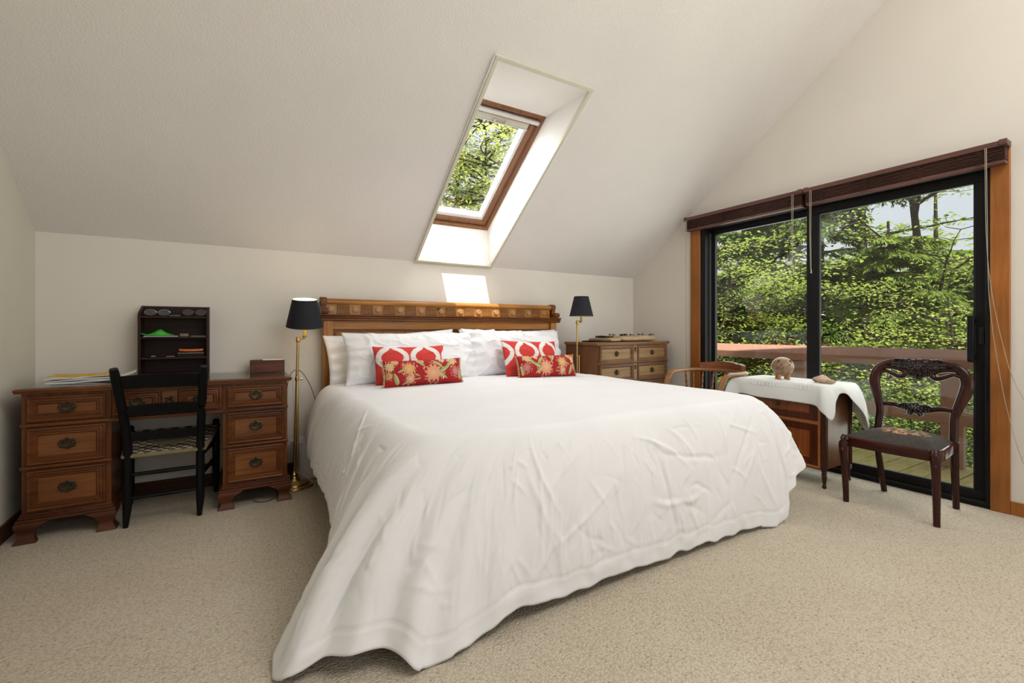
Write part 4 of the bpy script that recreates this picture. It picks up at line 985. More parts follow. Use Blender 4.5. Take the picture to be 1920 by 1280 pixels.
# spacing of columns follows the hem length
def cat_at(P, t):
    P = np.array(P, float); n = len(P); i = np.clip(t.astype(int), 0, n - 2); f = (t - i)[:, None]
    p0, p1, p2, p3 = P[np.clip(i - 1, 0, n - 1)], P[i], P[i + 1], P[np.clip(i + 2, 0, n - 1)]
    return .5 * ((2 * p1) + (-p0 + p2) * f + (2 * p0 - 5 * p1 + 4 * p2 - p3) * f ** 2 + (-p0 + 3 * p1 - 3 * p2 + p3) * f ** 3)
_pf = np.linspace(0, len(CTL) - 1, 6000); _ef = cat_at([c[0] for c in CTL], _pf)
YS = np.linspace(3.44, 2.15, 100)                                  # matching columns on both flanks, so the centre patch shares its rim
_lm = (_pf < 7); _rm = (_pf > 23)
pl = np.interp(-YS, -_ef[_lm, 1], _pf[_lm]); pr_ = np.interp(YS[::-1], _ef[_rm, 1], _pf[_rm])
_hf = cat_at([c[1] for c in CTL], _pf); _mid = (_pf > pl[-1]) & (_pf < pr_[0]); _a = np.concatenate([[0], np.cumsum(np.linalg.norm(np.diff(_hf[_mid], axis=0), axis=1))])
pm_ = np.interp(np.arange(.010, _a[-1] - .006, .0085), _a, _pf[_mid])
par = np.concatenate([pl, pm_, pr_])
Eg = cat_at([c[0] for c in CTL], par); Hm = cat_at([c[1] for c in CTL], par); nS = len(par)
arc = np.concatenate([[0], np.cumsum(np.linalg.norm(np.diff(Hm, axis=0), axis=1))])
Hm[:, 2] += np.interp(arc, [0, arc[-1]], [1, 1]) * (.012 * fbm(arc * 6, 0 * arc, 0, 4) + .010 * noise3(arc * 15, 0 * arc, 0, 9)) * (Hm[:, 2] > .015); Hm[:, 2] = np.maximum(Hm[:, 2], .004)
ZT = .668
def top_z(x, y):
    d = np.minimum(np.minimum(x - .56, 2.63 - x), (y - 1.52)); d = np.clip(d / .55, 0, 1)
    return ZT + .020 * d + .008 * fbm(x * 1.7, y * 1.7, 0, 3) + .0035 * fbm(x * 5, y * 7, 0, 13)
In = np.stack([np.clip(Eg[:, 0], 1.15, 2.05), np.clip(Eg[:, 1], 2.15, 3.44)], 1)
rows = []
for f in np.linspace(0, 1, 34)[:-1]:
    f = f ** .8; xy = In * (1 - f) + Eg * f; rows.append(np.stack([xy[:, 0], xy[:, 1], top_z(xy[:, 0], xy[:, 1])], 1))
nT = len(rows)
P0 = np.stack([Eg[:, 0], Eg[:, 1], top_z(Eg[:, 0], Eg[:, 1])], 1); outv = Hm[:, :2] - Eg; dist = np.linalg.norm(outv, axis=1, keepdims=True); outv = outv / np.maximum(dist, 1e-4)
P1 = P0.copy(); P1[:, :2] += outv * np.minimum(.13, .45 * dist + .045)
P2 = Hm.copy(); P2[:, 2] += (P0[:, 2] - Hm[:, 2]) * .46; P2[:, :2] -= outv * np.clip(dist - .16, 0, 1) * .50 ; P2[:, :2] += outv * .022
NB = 104
for b in np.linspace(0, 1, NB):
    rows.append(P0 * (1 - b) ** 3 + 3 * P1 * b * (1 - b) ** 2 + 3 * P2 * b * b * (1 - b) + Hm * b ** 3)
G = np.array(rows)                                        # (rows, nS, 3)
gu = np.gradient(G, axis=1); gv = np.gradient(G, axis=0); nrm = np.cross(gu, gv); nrm /= np.maximum(np.linalg.norm(nrm, axis=2, keepdims=True), 1e-9)
if nrm[nT // 2, nS // 2, 2] < 0: nrm = -nrm
tt = np.concatenate([np.zeros(nT), np.linspace(0, 1, NB)])[:, None]; aa = arc[None, :] + 0 * tt
foot = np.exp(-((par[None, :] - 9.5) / 4.0) ** 2)                                              # gathered folds near the left foot corner
rf = np.exp(-((par[None, :] - 22.0) / 2.2) ** 2)
disp = tt ** 1.3 * (foot * .022 * np.sin(aa * 34 + 2.2 * np.sin(tt * 3) + 1.5 * noise3(aa * 3, tt * 2, 0, 2)) + rf * .014 * np.sin(aa * 42 + 3 * tt))
disp += tt ** .8 * .016 * fbm(aa * 5 + 1.1 * tt, tt * 2.0, 0, 31) * (1 - tt ** 6)
_r = np.random.default_rng(23); tl = tt * .62; foot_a = float(np.interp(8.0, par, arc)); foot_b = float(np.interp(22.0, par, arc))
edge = np.clip((.93 - tt) * 12, 0, 1)
for q in range(420):                                                       # short straight creases of a laundered cover
    big = q < 40; ca = _r.uniform(foot_a - .9, foot_b + .25); ct = .60 * _r.uniform(.16, 1) ** .7; an = _r.normal(PI / 2, .55) if _r.random() < .6 else _r.uniform(0, PI); ln = _r.uniform(.08, .20) if big else _r.uniform(.018, .07); wd = _r.uniform(.007, .012) if big else _r.uniform(.0045, .007)
    p_ = (aa - ca) * math.cos(an) + (tl - ct) * math.sin(an); w_ = -(aa - ca) * math.sin(an) + (tl - ct) * math.cos(an) + _r.uniform(-.14, .14) * p_ ** 2 / ln
    disp += edge * (_r.uniform(.004, .008) if big else _r.uniform(.002, .005)) * _r.choice([-1, 1, 1]) * np.exp(-(p_ / ln) ** 4) * np.exp(-(w_ / wd) ** 2)
length = np.linalg.norm(np.diff(G[nT:], axis=0), axis=2).sum(0)[None, :]; dh = (1 - tt) * length
disp += -.0035 * np.exp(-((dh - .062) / .0045) ** 2) + (.0025 * np.exp(-((dh - .035) / .02) ** 2)) * (0 + 2.0 * noise3(aa * 22, 0 * tt, 0, 41))
# left flank: long creases
lf = np.clip((5.0 - par[None, :]) / 1.5, 0, 1); disp += lf * np.clip(tt * 2, 0, 1) * .007 * noise3(aa * 16 + tt * 3, tt * 1.2, 0, 88)
G = G + nrm * disp[..., None]; G[..., 2] = np.maximum(G[..., 2], .003)
V = G.reshape(-1, 3).tolist(); nR = len(G); F = []
for i in range(nR - 1):
    b = i * nS
    F += [(b + j, b + j + 1, b + nS + j + 1, b + nS + j) for j in range(nS - 1)]
me = bpy.data.meshes.new('duvet'); 
# centre patch of the top, stitched to the inner row
b0 = len(V); bot = In[:, 0][(In[:, 1] <= 2.1501) & (In[:, 0] > 1.1501) & (In[:, 0] < 2.0499)]; XS = np.concatenate([[1.15], bot, [2.05]]); nX = len(XS)
for yv in YS:
    for xv in XS: V.append((float(xv), float(yv), float(top_z(xv, yv))))
for j in range(len(YS) - 1):
    for i in range(nX - 1): a = b0 + j * nX + i; F.append((a, a + 1, a + nX + 1, a + nX))
me.from_pydata(V, [], F); bm = bmesh.new(); bm.from_mesh(me); bmesh.ops.remove_doubles(bm, verts=bm.verts, dist=.0004); bmesh.ops.dissolve_degenerate(bm, dist=.0005, edges=bm.edges); bmesh.ops.recalc_face_normals(bm, faces=bm.faces)
if sum(f.normal.z for f in bm.faces) < 0: bmesh.ops.reverse_faces(bm, faces=bm.faces)
bm.to_mesh(me); bm.free(); me.polygons.foreach_set('use_smooth', [True] * len(me.polygons)); me.materials.append(M['duvet'])
duv = bpy.data.objects.new('duvet', me); COL.objects.link(duv); tag(duv, 'rumpled white duvet spread over the bed and hanging to the carpet', 'duvet')
sd = duv.modifiers.new('thickness', 'SOLIDIFY'); sd.thickness = .011; sd.offset = -1

# ------------------------------------------------------------------ pillows and cushions
def pillow_mesh(name, w, h, t, seed, mat, paint=None, flange=0, wr=.012, nx=90, nz=60, pinch=.06, sag=0.0):
    """XZ plane, thickness in y, bottom edge on z = 0"""
    u = np.linspace(-1, 1, nx); v = np.linspace(-1, 1, nz); U, Vv = np.meshgrid(u, v)
    X = w / 2 * U * (1 - pinch * (1 - np.abs(Vv) ** 2) * np.abs(U) ** 3 * -.0 - pinch * .8 * (1 - Vv ** 2) * np.abs(U) ** 4)
    Z = h / 2 * Vv * (1 - pinch * 1.3 * (1 - U ** 2) * np.abs(Vv) ** 4)
    T = t / 2 * np.clip((1 - np.abs(U) ** 2.4), 0, 1) ** .5 * np.clip((1 - np.abs(Vv) ** 2.2), 0, 1) ** .55
    Z = Z + sag * (1 - U ** 2)
    body = np.clip(T / (t / 2) * 2.5, 0, 1)
    def sidegrid(s):
        k = 1 - np.abs(noise3(X * 7 + seed, Z * 9, 0, seed + (0 if s < 0 else 50))); k2 = 1 - np.abs(noise3(X * 13 - seed, Z * 15 + X * 6, 0, seed + 11))
        d = wr * .8 * fbm(X * 4.5, Z * 5.5, 0, seed + 3) + wr * np.clip(k - .8, 0, 1) / .2 * .8 + wr * .5 * np.clip(k2 - .86, 0, 1) / .14
        cr = np.exp(-((1 - np.abs(U)) / .18) ** 2) * .6 * wr * np.sin(Vv * 17 + seed) + np.exp(-((1 - np.abs(Vv)) / .2) ** 2) * .4 * wr * np.sin(U * 29 + seed)
        return np.stack([X + .2 * d, s * (T + (d + cr) * body + .0015), Z + h / 2 + .2 * d], 2)
    A, B = sidegrid(-1), sidegrid(1)
    if flange:
        pass
    V = np.concatenate([A.reshape(-1, 3), B.reshape(-1, 3)]); F = []
    n = nx * nz
    for j in range(nz - 1):
        for i in range(nx - 1):
            a = j * nx + i; F.append((a, a + 1, a + nx + 1, a + nx)); F.append((n + a, n + a + nx, n + a + nx + 1, n + a + 1))
    ed = [i for i in range(nx)] + [j * nx + nx - 1 for j in range(1, nz)] + [(nz - 1) * nx + i for i in range(nx - 2, -1, -1)] + [j * nx for j in range(nz - 2, 0, -1)]
    for k in range(len(ed)): a, b = ed[k], ed[(k + 1) % len(ed)]; F.append((a, n + a, n + b, b))
    col = None
    if paint is not None:
        c = paint(U.ravel(), Vv.ravel()); col = np.concatenate([c, c])
    return V, F, col
def pillow(name, label, cat, w, h, t, loc, lean, rz, seed, mat, paint=None, group=None, roll=0, wr=.012, **kw):
    V, F, col = pillow_mesh(name, w, h, t, seed, mat, paint, wr=wr, **kw)
    o = raw_mesh(name, V, F, mat, None, True, col); o.location = loc; o.rotation_euler = Euler((-lean, roll, rz), 'XYZ'); tag(o, label, cat, group); return o
GP = 'white bed pillows'
DTZ = .676
pillow('bed_pillow', 'white pillow at the back on the left with its corner showing above', 'pillow', 1.02, .44, .15, (1.080, 3.45, DTZ - .065), .30, 0, 5, M['pillowcase'], None, GP, -.050)
pillow('bed_pillow', 'white pillow at the back on the right, mostly hidden', 'pillow', 1.00, .44, .15, (2.12, 3.45, DTZ - .045), .30, 0, 6, M['pillowcase'], None, GP, .0)
pillow('bed_pillow', 'plump white pillow in front on the left behind the red cushion', 'pillow', 1.01, .39, .19, (1.150, 3.26, DTZ - .012), .36, 0, 7, M['pillowcase'], None, GP, .0, .013)
pillow('bed_pillow', 'plump creased white pillow in front on the right', 'pillow', .98, .41, .19, (2.060, 3.30, DTZ - .012), .36, .02, 8, M['pillowcase'], None, GP, .02, .020)
RED = np.array([.58, .052, .045]); WHT = np.array([.74, .72, .69])
def ogee(u, v, du=0, n=2.3):
    """red bulbs outlined in white on red"""
    x = u * n * .5 + du; cx = np.floor(x + .5); a = np.abs(x - cx) * 2; z = (v + 1) / 2 * 1.05 - .02
    def bulb(z, w, top, bot, mid):
        up = np.clip((top - z) / (top - mid), 0, 1); lo = np.clip((z - bot) / (mid - bot), 0, 1); q = np.minimum(up, lo)
        return np.where((z > bot) & (z < top), w * (np.sin(np.clip(q, 0, 1) * PI / 2) ** 1.2 * (1 - .35 * np.exp(-((up - .25) / .2) ** 2))), 0)
    inner = a < bulb(z, .64, .97, .36, .66); outer = a < np.maximum(bulb(z, .96, 1.20, .20, .64), .22 * (z > .9)); neck = a < .05
    c = np.tile(RED, (len(u), 1)); c[outer] = WHT; c[inner] = RED; 
    return c * (1 + .05 * noise3(u * 60, v * 40, 0, 3))[:, None]
LEAFS = [(-.74, -.45, .30, 1.9, .5), (-.60, .10, .2, .3, .35), (.48, .12, .34, .5, .42), (.62, .48, .3, .9, .4), (.42, -.35, .3, -.7, .4), (.30, .55, .32, 2.4, .38), (-.12, .72, .34, -1.0, .4), (.93, -.3, .3, 1.4, .4), (-.25, -.25, .17, 2.7, .3), (-.22, -.55, .15, 3.4, .3), (-.5, -.75, .2, .5, .3)]
FLOW = [(.18, -.18, .42, (.80, .26, .16), (.86, .52, .28)), (-.42, .22, .30, (.76, .30, .13), (.84, .55, .22)), (-.88, .45, .22, (.80, .55, .26), (.78, .62, .34)), (.72, .75, .24, (.80, .58, .33), (.76, .42, .2)), (.80, -.1, .26, (.50, .09, .11), (.72, .28, .24)), (-.10, .80, .16, (.85, .62, .22), (.78, .32, .1)), (-.40, -.55, .22, (.72, .25, .17), (.84, .58, .34)), (-.92, -.2, .18, (.72, .52, .22), (.70, .25, .14)), (.45, .88, .16, (.86, .70, .42), (.8, .4, .2)), (-.72, .82, .16, (.82, .6, .3), (.7, .3, .15))]
def floral(asp, flip):
    def f(u, v):
        x = (u * flip) * asp; y = v; c = np.tile(np.array([.33, .018, .020]), (len(u), 1)) * (1 + .12 * noise3(u * 40, v * 20, 0, 4))[:, None]
        for (fx, fy, r, c1, c2) in FLOW:
            dx, dy = x - fx * asp, y - fy; rr = np.hypot(dx, dy) / (r * 1.7); th = np.arctan2(dy, dx)
            pet = .84 + .16 * np.cos(th * 11 + 4 * rr + fx * 9); msk = rr < pet; k = np.clip(rr, 0, 1)[:, None]
            col = (np.array(c2) * (1 - k) + np.array(c1) * k) * .82; vein = (np.sin(th * 26 + 9 * rr) > .55)[:, None]
            col = np.where(vein, col * .72 + .05, col); c[msk] = col[msk]
            dots = (noise3(x * 16, y * 16, 0, int(abs(fx) * 90)) > .55) & (rr < 1.25) & ~msk; c[dots] = (.78, .60, .30)
        for (lx, ly, ln, ang, wd) in LEAFS:
            dx, dy = x - lx * asp, y - ly; p = (dx * math.cos(ang) + dy * math.sin(ang)) / (ln * 1.5); q = (-dx * math.sin(ang) + dy * math.cos(ang)) / (ln * 1.5)
            w = wd * .62 * np.sqrt(np.clip(1 - p * p, 0, 1)) * (1 - .35 * p); msk = (np.abs(p) < 1) & (np.abs(q) < w)
            col = np.where((q > 0)[:, None], np.array([.30, .34, .13]), np.array([.46, .45, .24])); col = np.where((np.abs(q) < .02)[:, None], np.array([.13, .19, .06]), col); c[msk] = col[msk]
        return c
    return f
M['print_red'] = printed('red_ogee_print', .85); M['print_floral'] = printed('floral_print', .85)
GC = 'red printed cushions on the bed'
pillow('ogee_cushion', 'red and white patterned cushion on the left pillow', 'cushion', .515, .275, .13, (1.060, 3.09, DTZ + .000), .34, 0, 15, M['print_red'], lambda u, v: ogee(u, v, .60, 2.17), GC, .0, .004, nx=200, nz=110)
pillow('ogee_cushion', 'red and white patterned cushion on the right pillow', 'cushion', .540, .300, .13, (2.060, 3.08, DTZ + .000), .34, .05, 16, M['print_red'], lambda u, v: ogee(u, v, .35, 2.4), GC, .03, .004, nx=200, nz=110)
M['fringe'] = plain('gold_fringe', (.52, .38, .18), .9, var=.3, vscale=80)
def bolster(label, loc, rz, roll, seed, flip):
    o = pillow('floral_cushion', label, 'cushion', .545, .178, .125, loc, .28, rz, seed, M['print_floral'], floral(3.0, flip), 'red floral lumbar cushions', roll, .003, nx=230, nz=100)
    m = MB(); rng = random.Random(seed)
    for s in (-1, 1):
        for k in range(30):
            z = .004 + .170 * k / 29; x = s * (.270 - .010 * (1 - (2 * k / 29 - 1) ** 2)); m.tube([(x, -.004, z), (x + s * .006, -.006 + rng.uniform(-.004, .004), z + rng.uniform(-.003, .003)), (x + s * .012, rng.uniform(-.006, .006), z + rng.uniform(-.006, .006))], [.0032, .0028, .001], 5)
    m.build('fringe', M['fringe'], o)['kind'] = 'stuff'
    return o
bolster('red floral lumbar cushion lying against the left cushion', (1.085, 2.93, DTZ + .004), 0, -.012, 25, 1)
bolster('red floral lumbar cushion lying against the right cushion', (2.085, 2.93, DTZ + .004), .03, .0, 26, -1)
# ================================================================== SMALL THINGS
M['brass'] = plain('polished_brass', (.52, .37, .15), .28, 1.0, .5, .12, 30)
M['shade_black'] = plain('black_paper_shade', (.014, .016, .022), .7, spec=.25, var=.1)
M['shade_white'] = plain('white_shade_lining', (.85, .82, .72), .8, var=.02)
M['candle'] = plain('yellow_candle_sleeve', (.72, .45, .06), .5, var=.05)
M['cord_white'] = plain('white_flex', (.62, .60, .56), .5, var=.03)
M['cord_dark'] = plain('brown_flex', (.05, .035, .02), .5, var=.1)
M['plastic_white'] = plain('grey_white_plastic', (.78, .78, .80), .35, var=.03, Subsurface_Weight=0.0)
def _bulb(strength):
    t = NT('glowing_bulb_%d' % strength); t.base((1, .85, .6, 1)); t.b.inputs['Emission Color'].default_value = (1, .74, .42, 1); t.b.inputs['Emission Strength'].default_value = strength; return t.m

def floor_lamp(label, base, top, sock, shade_z, rt, rb, on, br=.12, tilt=0):
    t = thing('floor_lamp', label, 'lamp', (base[0], base[1], 0), 0, 'brass floor lamps beside the bed')
    X, Y = base[0], base[1]; q = lambda p: (p[0] - X, p[1] - Y, p[2])
    m = MB(); m.lathe([(br, 0), (br, .008), (br * .97, .014), (br * .80, .020), (br * .76, .030), (br * .55, .038), (br * .35, .046), (br * .22, .060), (.020, .072), (.024, .082), (.016, .094), (.013, .105), (.001, .106)], 40); m.build('base', M['brass'], t)
    m = MB(); tp = q(top); m.tube([(0, 0, .10), tuple(c * .5 + (.05 if k == 2 else 0) for k, c in enumerate(tp)), tp], .0085, 14); 
    m.build('pole', M['brass'], t)
    mid = [c * .73 for c in tp]; m = MB(); m.lathe([(.0075, .06), (.0075, tp[2] * .73), (.006, tp[2] * .73 + .006), (.001, tp[2] * .73 + .007)], 12, (.020, -.002, 0)); m.build('lower_rod', M['brass'], t); m = MB(); m.box((mid[0] - .006, mid[1] - .008, tp[2] * .72 - .006), (.026, mid[1] + .006, tp[2] * .72 + .006)); m.lathe([(.009, -.016), (.013, -.012), (.013, .012), (.009, .016)], 14, (mid[0], mid[1], tp[2] * .73)); m.lathe([(.004, 0), (.004, .02), (.008, .024), (.008, .034), (.001, .036)], 10, (mid[0], mid[1], tp[2] * .73), 'x'); m.build('height_clamp', M['brass'], t)
    s = q(sock); m = MB(); m.lathe([(.012, -.02), (.014, -.012), (.014, .012), (.010, .02), (.001, .022)], 14, tp); m.tube([tp, (tp[0] + (s[0] - tp[0]) * .4, tp[1] + (s[1] - tp[1]) * .4, tp[2] + .004), (s[0], s[1], s[2] - .012)], .0055, 8); m.lathe([(.001, -.024), (.006, -.022), (.006, -.012), (.015, -.008), (.016, .002), (.012, .004)], 16, s); m.build('swing_arm', M['brass'], t)
    m = MB(); m.lathe([(.0105, .002), (.0105, shade_z[0] + .055 - s[2]), (.008, shade_z[0] + .058 - s[2])], 16, s); m.build('candle_sleeve', M['candle'], t)
    z0, z1 = shade_z
    vd = Vector((-sock[0], -sock[1], 0)).normalized(); TM = Matrix.Translation((s[0], s[1], z0)) @ Matrix.Rotation(tilt, 4, Vector((0, 0, 1)).cross(vd)) @ Matrix.Translation((-s[0], -s[1], -z0))
    def lean(m): m.v = [tuple(TM @ Vector(p)) for p in m.v]; return m
    m = MB(); n = 48; r_o = [[(s[0] + r * math.cos(2 * PI * k / n), s[1] + r * math.sin(2 * PI * k / n), z) for k in range(n)] for r, z in ((rb - .0025, z0 + .001), (rb, z0), (rb, z0 + .004), (rt, z1 - .003), (rt, z1), (rt - .0025, z1 - .001))]
    m.loft(r_o, False, False); lean(m).build('shade', M['shade_black'], t)
    m = MB(); m.loft([[(s[0] + r * math.cos(2 * PI * k / n), s[1] + r * math.sin(2 * PI * k / n), z) for k in range(n)] for r, z in ((rb - .0026, z0 + .001), (rt - .0026, z1 - .001))], False, False); lean(m).build('shade_lining', M['shade_white'], t)
    m = MB()
    for k in range(3): a = 2 * PI * k / 3; m.tube([(s[0], s[1], z1 - .03), (s[0] + (rt - .003) * math.cos(a), s[1] + (rt - .003) * math.sin(a), z1 - .006)], .0015, 5)
    lean(m).build('shade_spider', M['brass'], t)
    zb = z0 + .075
    m = MB(); m.lathe([(.010, zb), (.013, zb + .01), (.026, zb + .045), (.027, zb + .06), (.020, zb + .078), (.001, zb + .086)], 16, (s[0], s[1], 0)); lean(m).build('bulb', _bulb(8) if on else M['shade_white'], t)
    if on:
        d = bpy.data.lights.new('lamp_glow', 'POINT'); d.energy = .7; d.color = (1, .76, .46); d.shadow_soft_size = .03
        o = bpy.data.objects.new('lamp_glow', d); COL.objects.link(o); o.parent = t; o.location = (s[0], s[1], zb + .10)
    return t
floor_lamp('lit brass floor lamp with black shade between the desk and the bed', (.348, 3.42), (.372, 3.42, .985), (.413, 3.42, 1.008), (1.072, 1.258), .077, .116, True, .12, math.radians(11))
floor_lamp('brass floor lamp with black shade between the bed and the chest of drawers', (2.668, 3.30), (2.668, 3.30, 1.115), (2.715, 3.30, 1.135), (1.172, 1.352), .066, .108, False, .11)
# flexes hanging round the left lamp
m = MB(); m.tube(catmull([(.300, 3.600, .86), (.335, 3.56, .80), (.345, 3.47, .70), (.346, 3.45, .45), (.342, 3.44, .25), (.352, 3.45, .12), (.43, 3.40, .05), (.47, 3.33, .006), (.40, 3.28, .005), (.46, 3.46, .005), (.56, 3.45, .005)], 60).tolist(), .0022, 6); tag(m.build('power_cord', M['cord_white']), 'thin white cord trailing down beside the lit floor lamp', 'cord')
m = MB(); m.tube(catmull([(.315, 3.60, .60), (.330, 3.55, .72), (.352, 3.45, .775), (.40, 3.47, .76), (.46, 3.52, .66), (.50, 3.56, .55), (.53, 3.58, .46)], 40).tolist(), .0022, 6); tag(m.build('power_cord', M['cord_dark']), 'thin dark cord looping from the lamp pole towards the headboard', 'cord')
m = MB(); m.tube(catmull([(.10, 3.25, .006), (.14, 3.20, .004), (.20, 3.215, .004), (.235, 3.28, .005), (.24, 3.36, .005)], 26).tolist(), .0024, 6); tag(m.build('power_cord', M['cord_dark']), 'dark cord curled on the carpet under the desk pedestal', 'cord')
# waste basket
wb_ = thing('waste_basket', 'pale plastic waste basket behind the lit floor lamp', 'basket', (.452, 3.605, 0))
m = MB(); n = 40; m.loft([[(r * math.cos(2 * PI * k / n), r * math.sin(2 * PI * k / n), z) for k in range(n)] for r, z in ((.070, 0), (.078, .006), (.102, .262), (.102, .268), (.098, .268), (.074, .010))]); m.build('bucket', M['plastic_white'], wb_)
m = MB(); m.tube([(.102 * math.cos(a), .102 * math.sin(a), .265) for a in np.linspace(0, 2 * PI, 40, endpoint=False)], .005, 7, closed=True); m.build('rim', M['plastic_white'], wb_)

# ------------------------------------------------------------------ on the desk
M['paper'] = plain('white_paper', (.66, .66, .66), .6, var=.04)
def cover(name, base, blocks):
    t = NT(name); v = t.coords((1, 1, 1)); n = t.noise(v, 18, 1)
    t.base(t.ramp(n, [(.30, blocks), (.40, base), (.62, base), (.66, (.75, .70, .60, 1)), (.70, base)])).set(.6, 0, .2); return t.m
M['cover_y'] = cover('yellow_magazine_cover', (.66, .40, .02, 1), (.30, .16, .03, 1)); M['cover_g'] = plain('glossy_yellow_cover', (.66, .52, .03), .3, var=.2, vscale=30); M['cover_w'] = cover('white_magazine_cover', (.62, .60, .56, 1), (.25, .18, .12, 1)); M['cover_b'] = plain('brown_magazine_cover', (.16, .10, .06), .35, var=.4, vscale=25)
def magazine(label, c, w, d, th, rz, mat, sag=.0):
    t = thing('magazine', label, 'magazine', c, rz, 'magazines stacked on the desk')
    def sheet(z0, z1, g, mt, nm):
        m = MB(); R = []
        for k in range(9):
            f = k / 8; x = -w / 2 + w * f; b = sag * (f - .5) ** 2 * 4 + .0025 * math.sin(5 * f + c[2] * 900)
            R.append([(x, -d / 2 + g, z0 + b), (x, d / 2 - g, z0 + b), (x, d / 2 - g, z1 + b), (x, -d / 2 + g, z1 + b)])
        m.loft(R); m.build(nm, mt, t)
    sheet(0, th - .0012, .002, M['paper'], 'pages'); sheet(th - .0012, th, 0, mat, 'cover'); return t
magazine('bottom white magazine of the stack on the left of the desk', (-.715, 3.455, DT + .001), .275, .205, .008, .03, M['cover_w'])
magazine('brown magazine low in the stack on the left of the desk', (-.700, 3.46, DT + .010), .27, .205, .007, -.05, M['cover_b'])
magazine('white magazine in the middle of the stack on the desk', (-.725, 3.458, DT + .018), .272, .20, .007, .06, M['cover_w'], .003)
magazine('yellow magazine on top of the stack on the desk', (-.715, 3.47, DT + .028), .275, .205, .006, .02, M['cover_y'], .002)
magazine('glossy yellow booklet lying flat beside the magazine stack', (-.535, 3.42, DT + .001), .075, .19, .012, .0, M['cover_g'])
t = thing('open_booklet', 'white leaflet leaning up off the magazine stack', 'booklet', (-.585, 3.43, DT + .002), .1)
m = MB(); m.loft([[(-.06 + .16 * f, -.09, .002 + .042 * f ** 1.5 + g), (-.06 + .16 * f, .09, .002 + .042 * f ** 1.5 + g), (-.06 + .16 * f, .09, .006 + .042 * f ** 1.5 + g), (-.06 + .16 * f, -.09, .006 + .042 * f ** 1.5 + g)] for f, g in ((0, 0), (.2, 0), (.4, 0), (.6, 0), (.8, 0), (1, 0))]); m.build('pages', M['paper'], t)
t = thing('white_card', 'white card lying on the small wooden box on the desk', 'card', (.232, 3.60, DT + .0785), .05); m = MB(); m.box((-.065, -.045, 0), (.065, .05, .006)); m.build('sheet', M['paper'], t, bevel=.002)

M['lens_dark'] = plain('dark_sunglass_lens', (.03, .03, .032), .08, spec=.6, var=.05); M['lens_grey'] = plain('grey_sunglass_lens', (.06, .058, .052), .25, spec=.3, var=.05); M['wire'] = plain('silver_wire', (.5, .5, .5), .3, 1); M['tortoise'] = plain('tortoise_frame', (.05, .022, .012), .25, var=.6, vscale=60); M['blue_case'] = plain('blue_plastic', (.06, .10, .2), .4)
def sunglasses(label, x, y, z, rz, lens, fr, w=.056, h=.042):
    t = thing('sunglasses', label, 'sunglasses', (x, y, z), rz, 'sunglasses on the top of the desk shelf')
    for s in (-1, 1):
        pts = [(s * .034 + w / 2 * math.cos(a), -.004 * math.cos(a) ** 2, .004 + h / 2 + h / 2 * (math.sin(a) if math.sin(a) > 0 else .9 * math.sin(a))) for a in np.linspace(0, 2 * PI, 24, endpoint=False)]
        m = MB(); m.loft([[(p[0], p[1] - .001, p[2]) for p in pts], [(p[0], p[1] + .001, p[2]) for p in pts]]); m.build('lens', lens, t)
        m = MB(); m.tube(pts, .0016, 6, closed=True); m.tube([(s * .064, 0, h * .7), (s * .066, .03, h * .6), (s * .062, .075, h * .35)], .0016, 6); m.build('temple', fr, t)
    m = MB(); m.tube([(-.010, -.001, h * .62), (0, -.004, h * .72), (.010, -.001, h * .62)], .0016, 6); m.build('bridge', fr, t); return t
ZS = SHZ[0] + .0125
sunglasses('grey-lensed wire sunglasses at the left of the shelf top', -.405, 3.595, ZS, .05, M['lens_grey'], M['wire'], .058, .036)
sunglasses('brown-framed dark sunglasses at the right of the shelf top', -.215, 3.60, ZS, -.06, M['lens_dark'], M['tortoise'], .060, .042)
t = thing('pen', 'blue pen lying between the sunglasses on the shelf top', 'pen', (-.318, 3.585, ZS + .004), .2); m = MB(); m.lathe([(.001, -.030), (.003, -.026), (.004, -.02), (.004, .028), (.002, .030)], 10, (0, 0, 0), 'x'); m.build('barrel', M['blue_case'], t)
# green cloth and papers on the second shelf
M['green'] = plain('bright_green_fabric', (.04, .42, .03), .6, var=.25, vscale=25)
Z1 = SHZ[1] + .0125
m = MB(); m.box((-.085, -.05, 0), (.085, .05, .004)); o = m.build('paper_stack', M['paper'], loc=(-.385, 3.615, Z1), bevel=.001); tag(o, 'white papers under the green cloth on the shelf', 'papers')
t = thing('green_cap', 'crumpled bright green cap on the upper shelf', 'cap', (-.400, 3.615, Z1 + .0045), 0)
m = MB(); R = []
for i in range(22):
    row = []
    for j in range(12):
        u = i / 21 * 2 - 1; v = j / 11 * 2 - 1; e = max(0, 1 - u * u) ** .6 * max(0, 1 - v * v) ** .5
        row.append((u * .078, v * .045, .004 + e * (.010 + .026 * math.exp(-((u - .1) / .4) ** 2)) + .004 * e * float(noise3(u * 5, v * 5, 0, 3))))
    R.append(row)
m.grid(R); R2 = [[(x, y, .0) for x, y, z in r] for r in R]; m.grid(R2); m.build('crown', M['green'], t, smooth=60)
m = MB(); m.loft([[(-.085 + .03 * f, -.048, .014 - .008 * f), (-.085 + .03 * f, .02, .014 - .008 * f), (-.085 + .03 * f, .02, .017 - .008 * f), (-.085 + .03 * f, -.048, .017 - .008 * f)] for f in (0, .5, 1)]); m.build('brim', M['green'], t)
M['tan_box'] = plain('brown_card', (.18, .12, .08), .6, var=.3, vscale=40); M['teal'] = plain('pale_green_card', (.22, .36, .28), .5, var=.1)
m = MB(); m.box((-.022, -.03, 0), (.022, .03, .018)); o = m.build('small_box', M['tan_box'], loc=(-.268, 3.61, Z1), bevel=.001); tag(o, 'small brown box beside the green cap on the shelf', 'box')
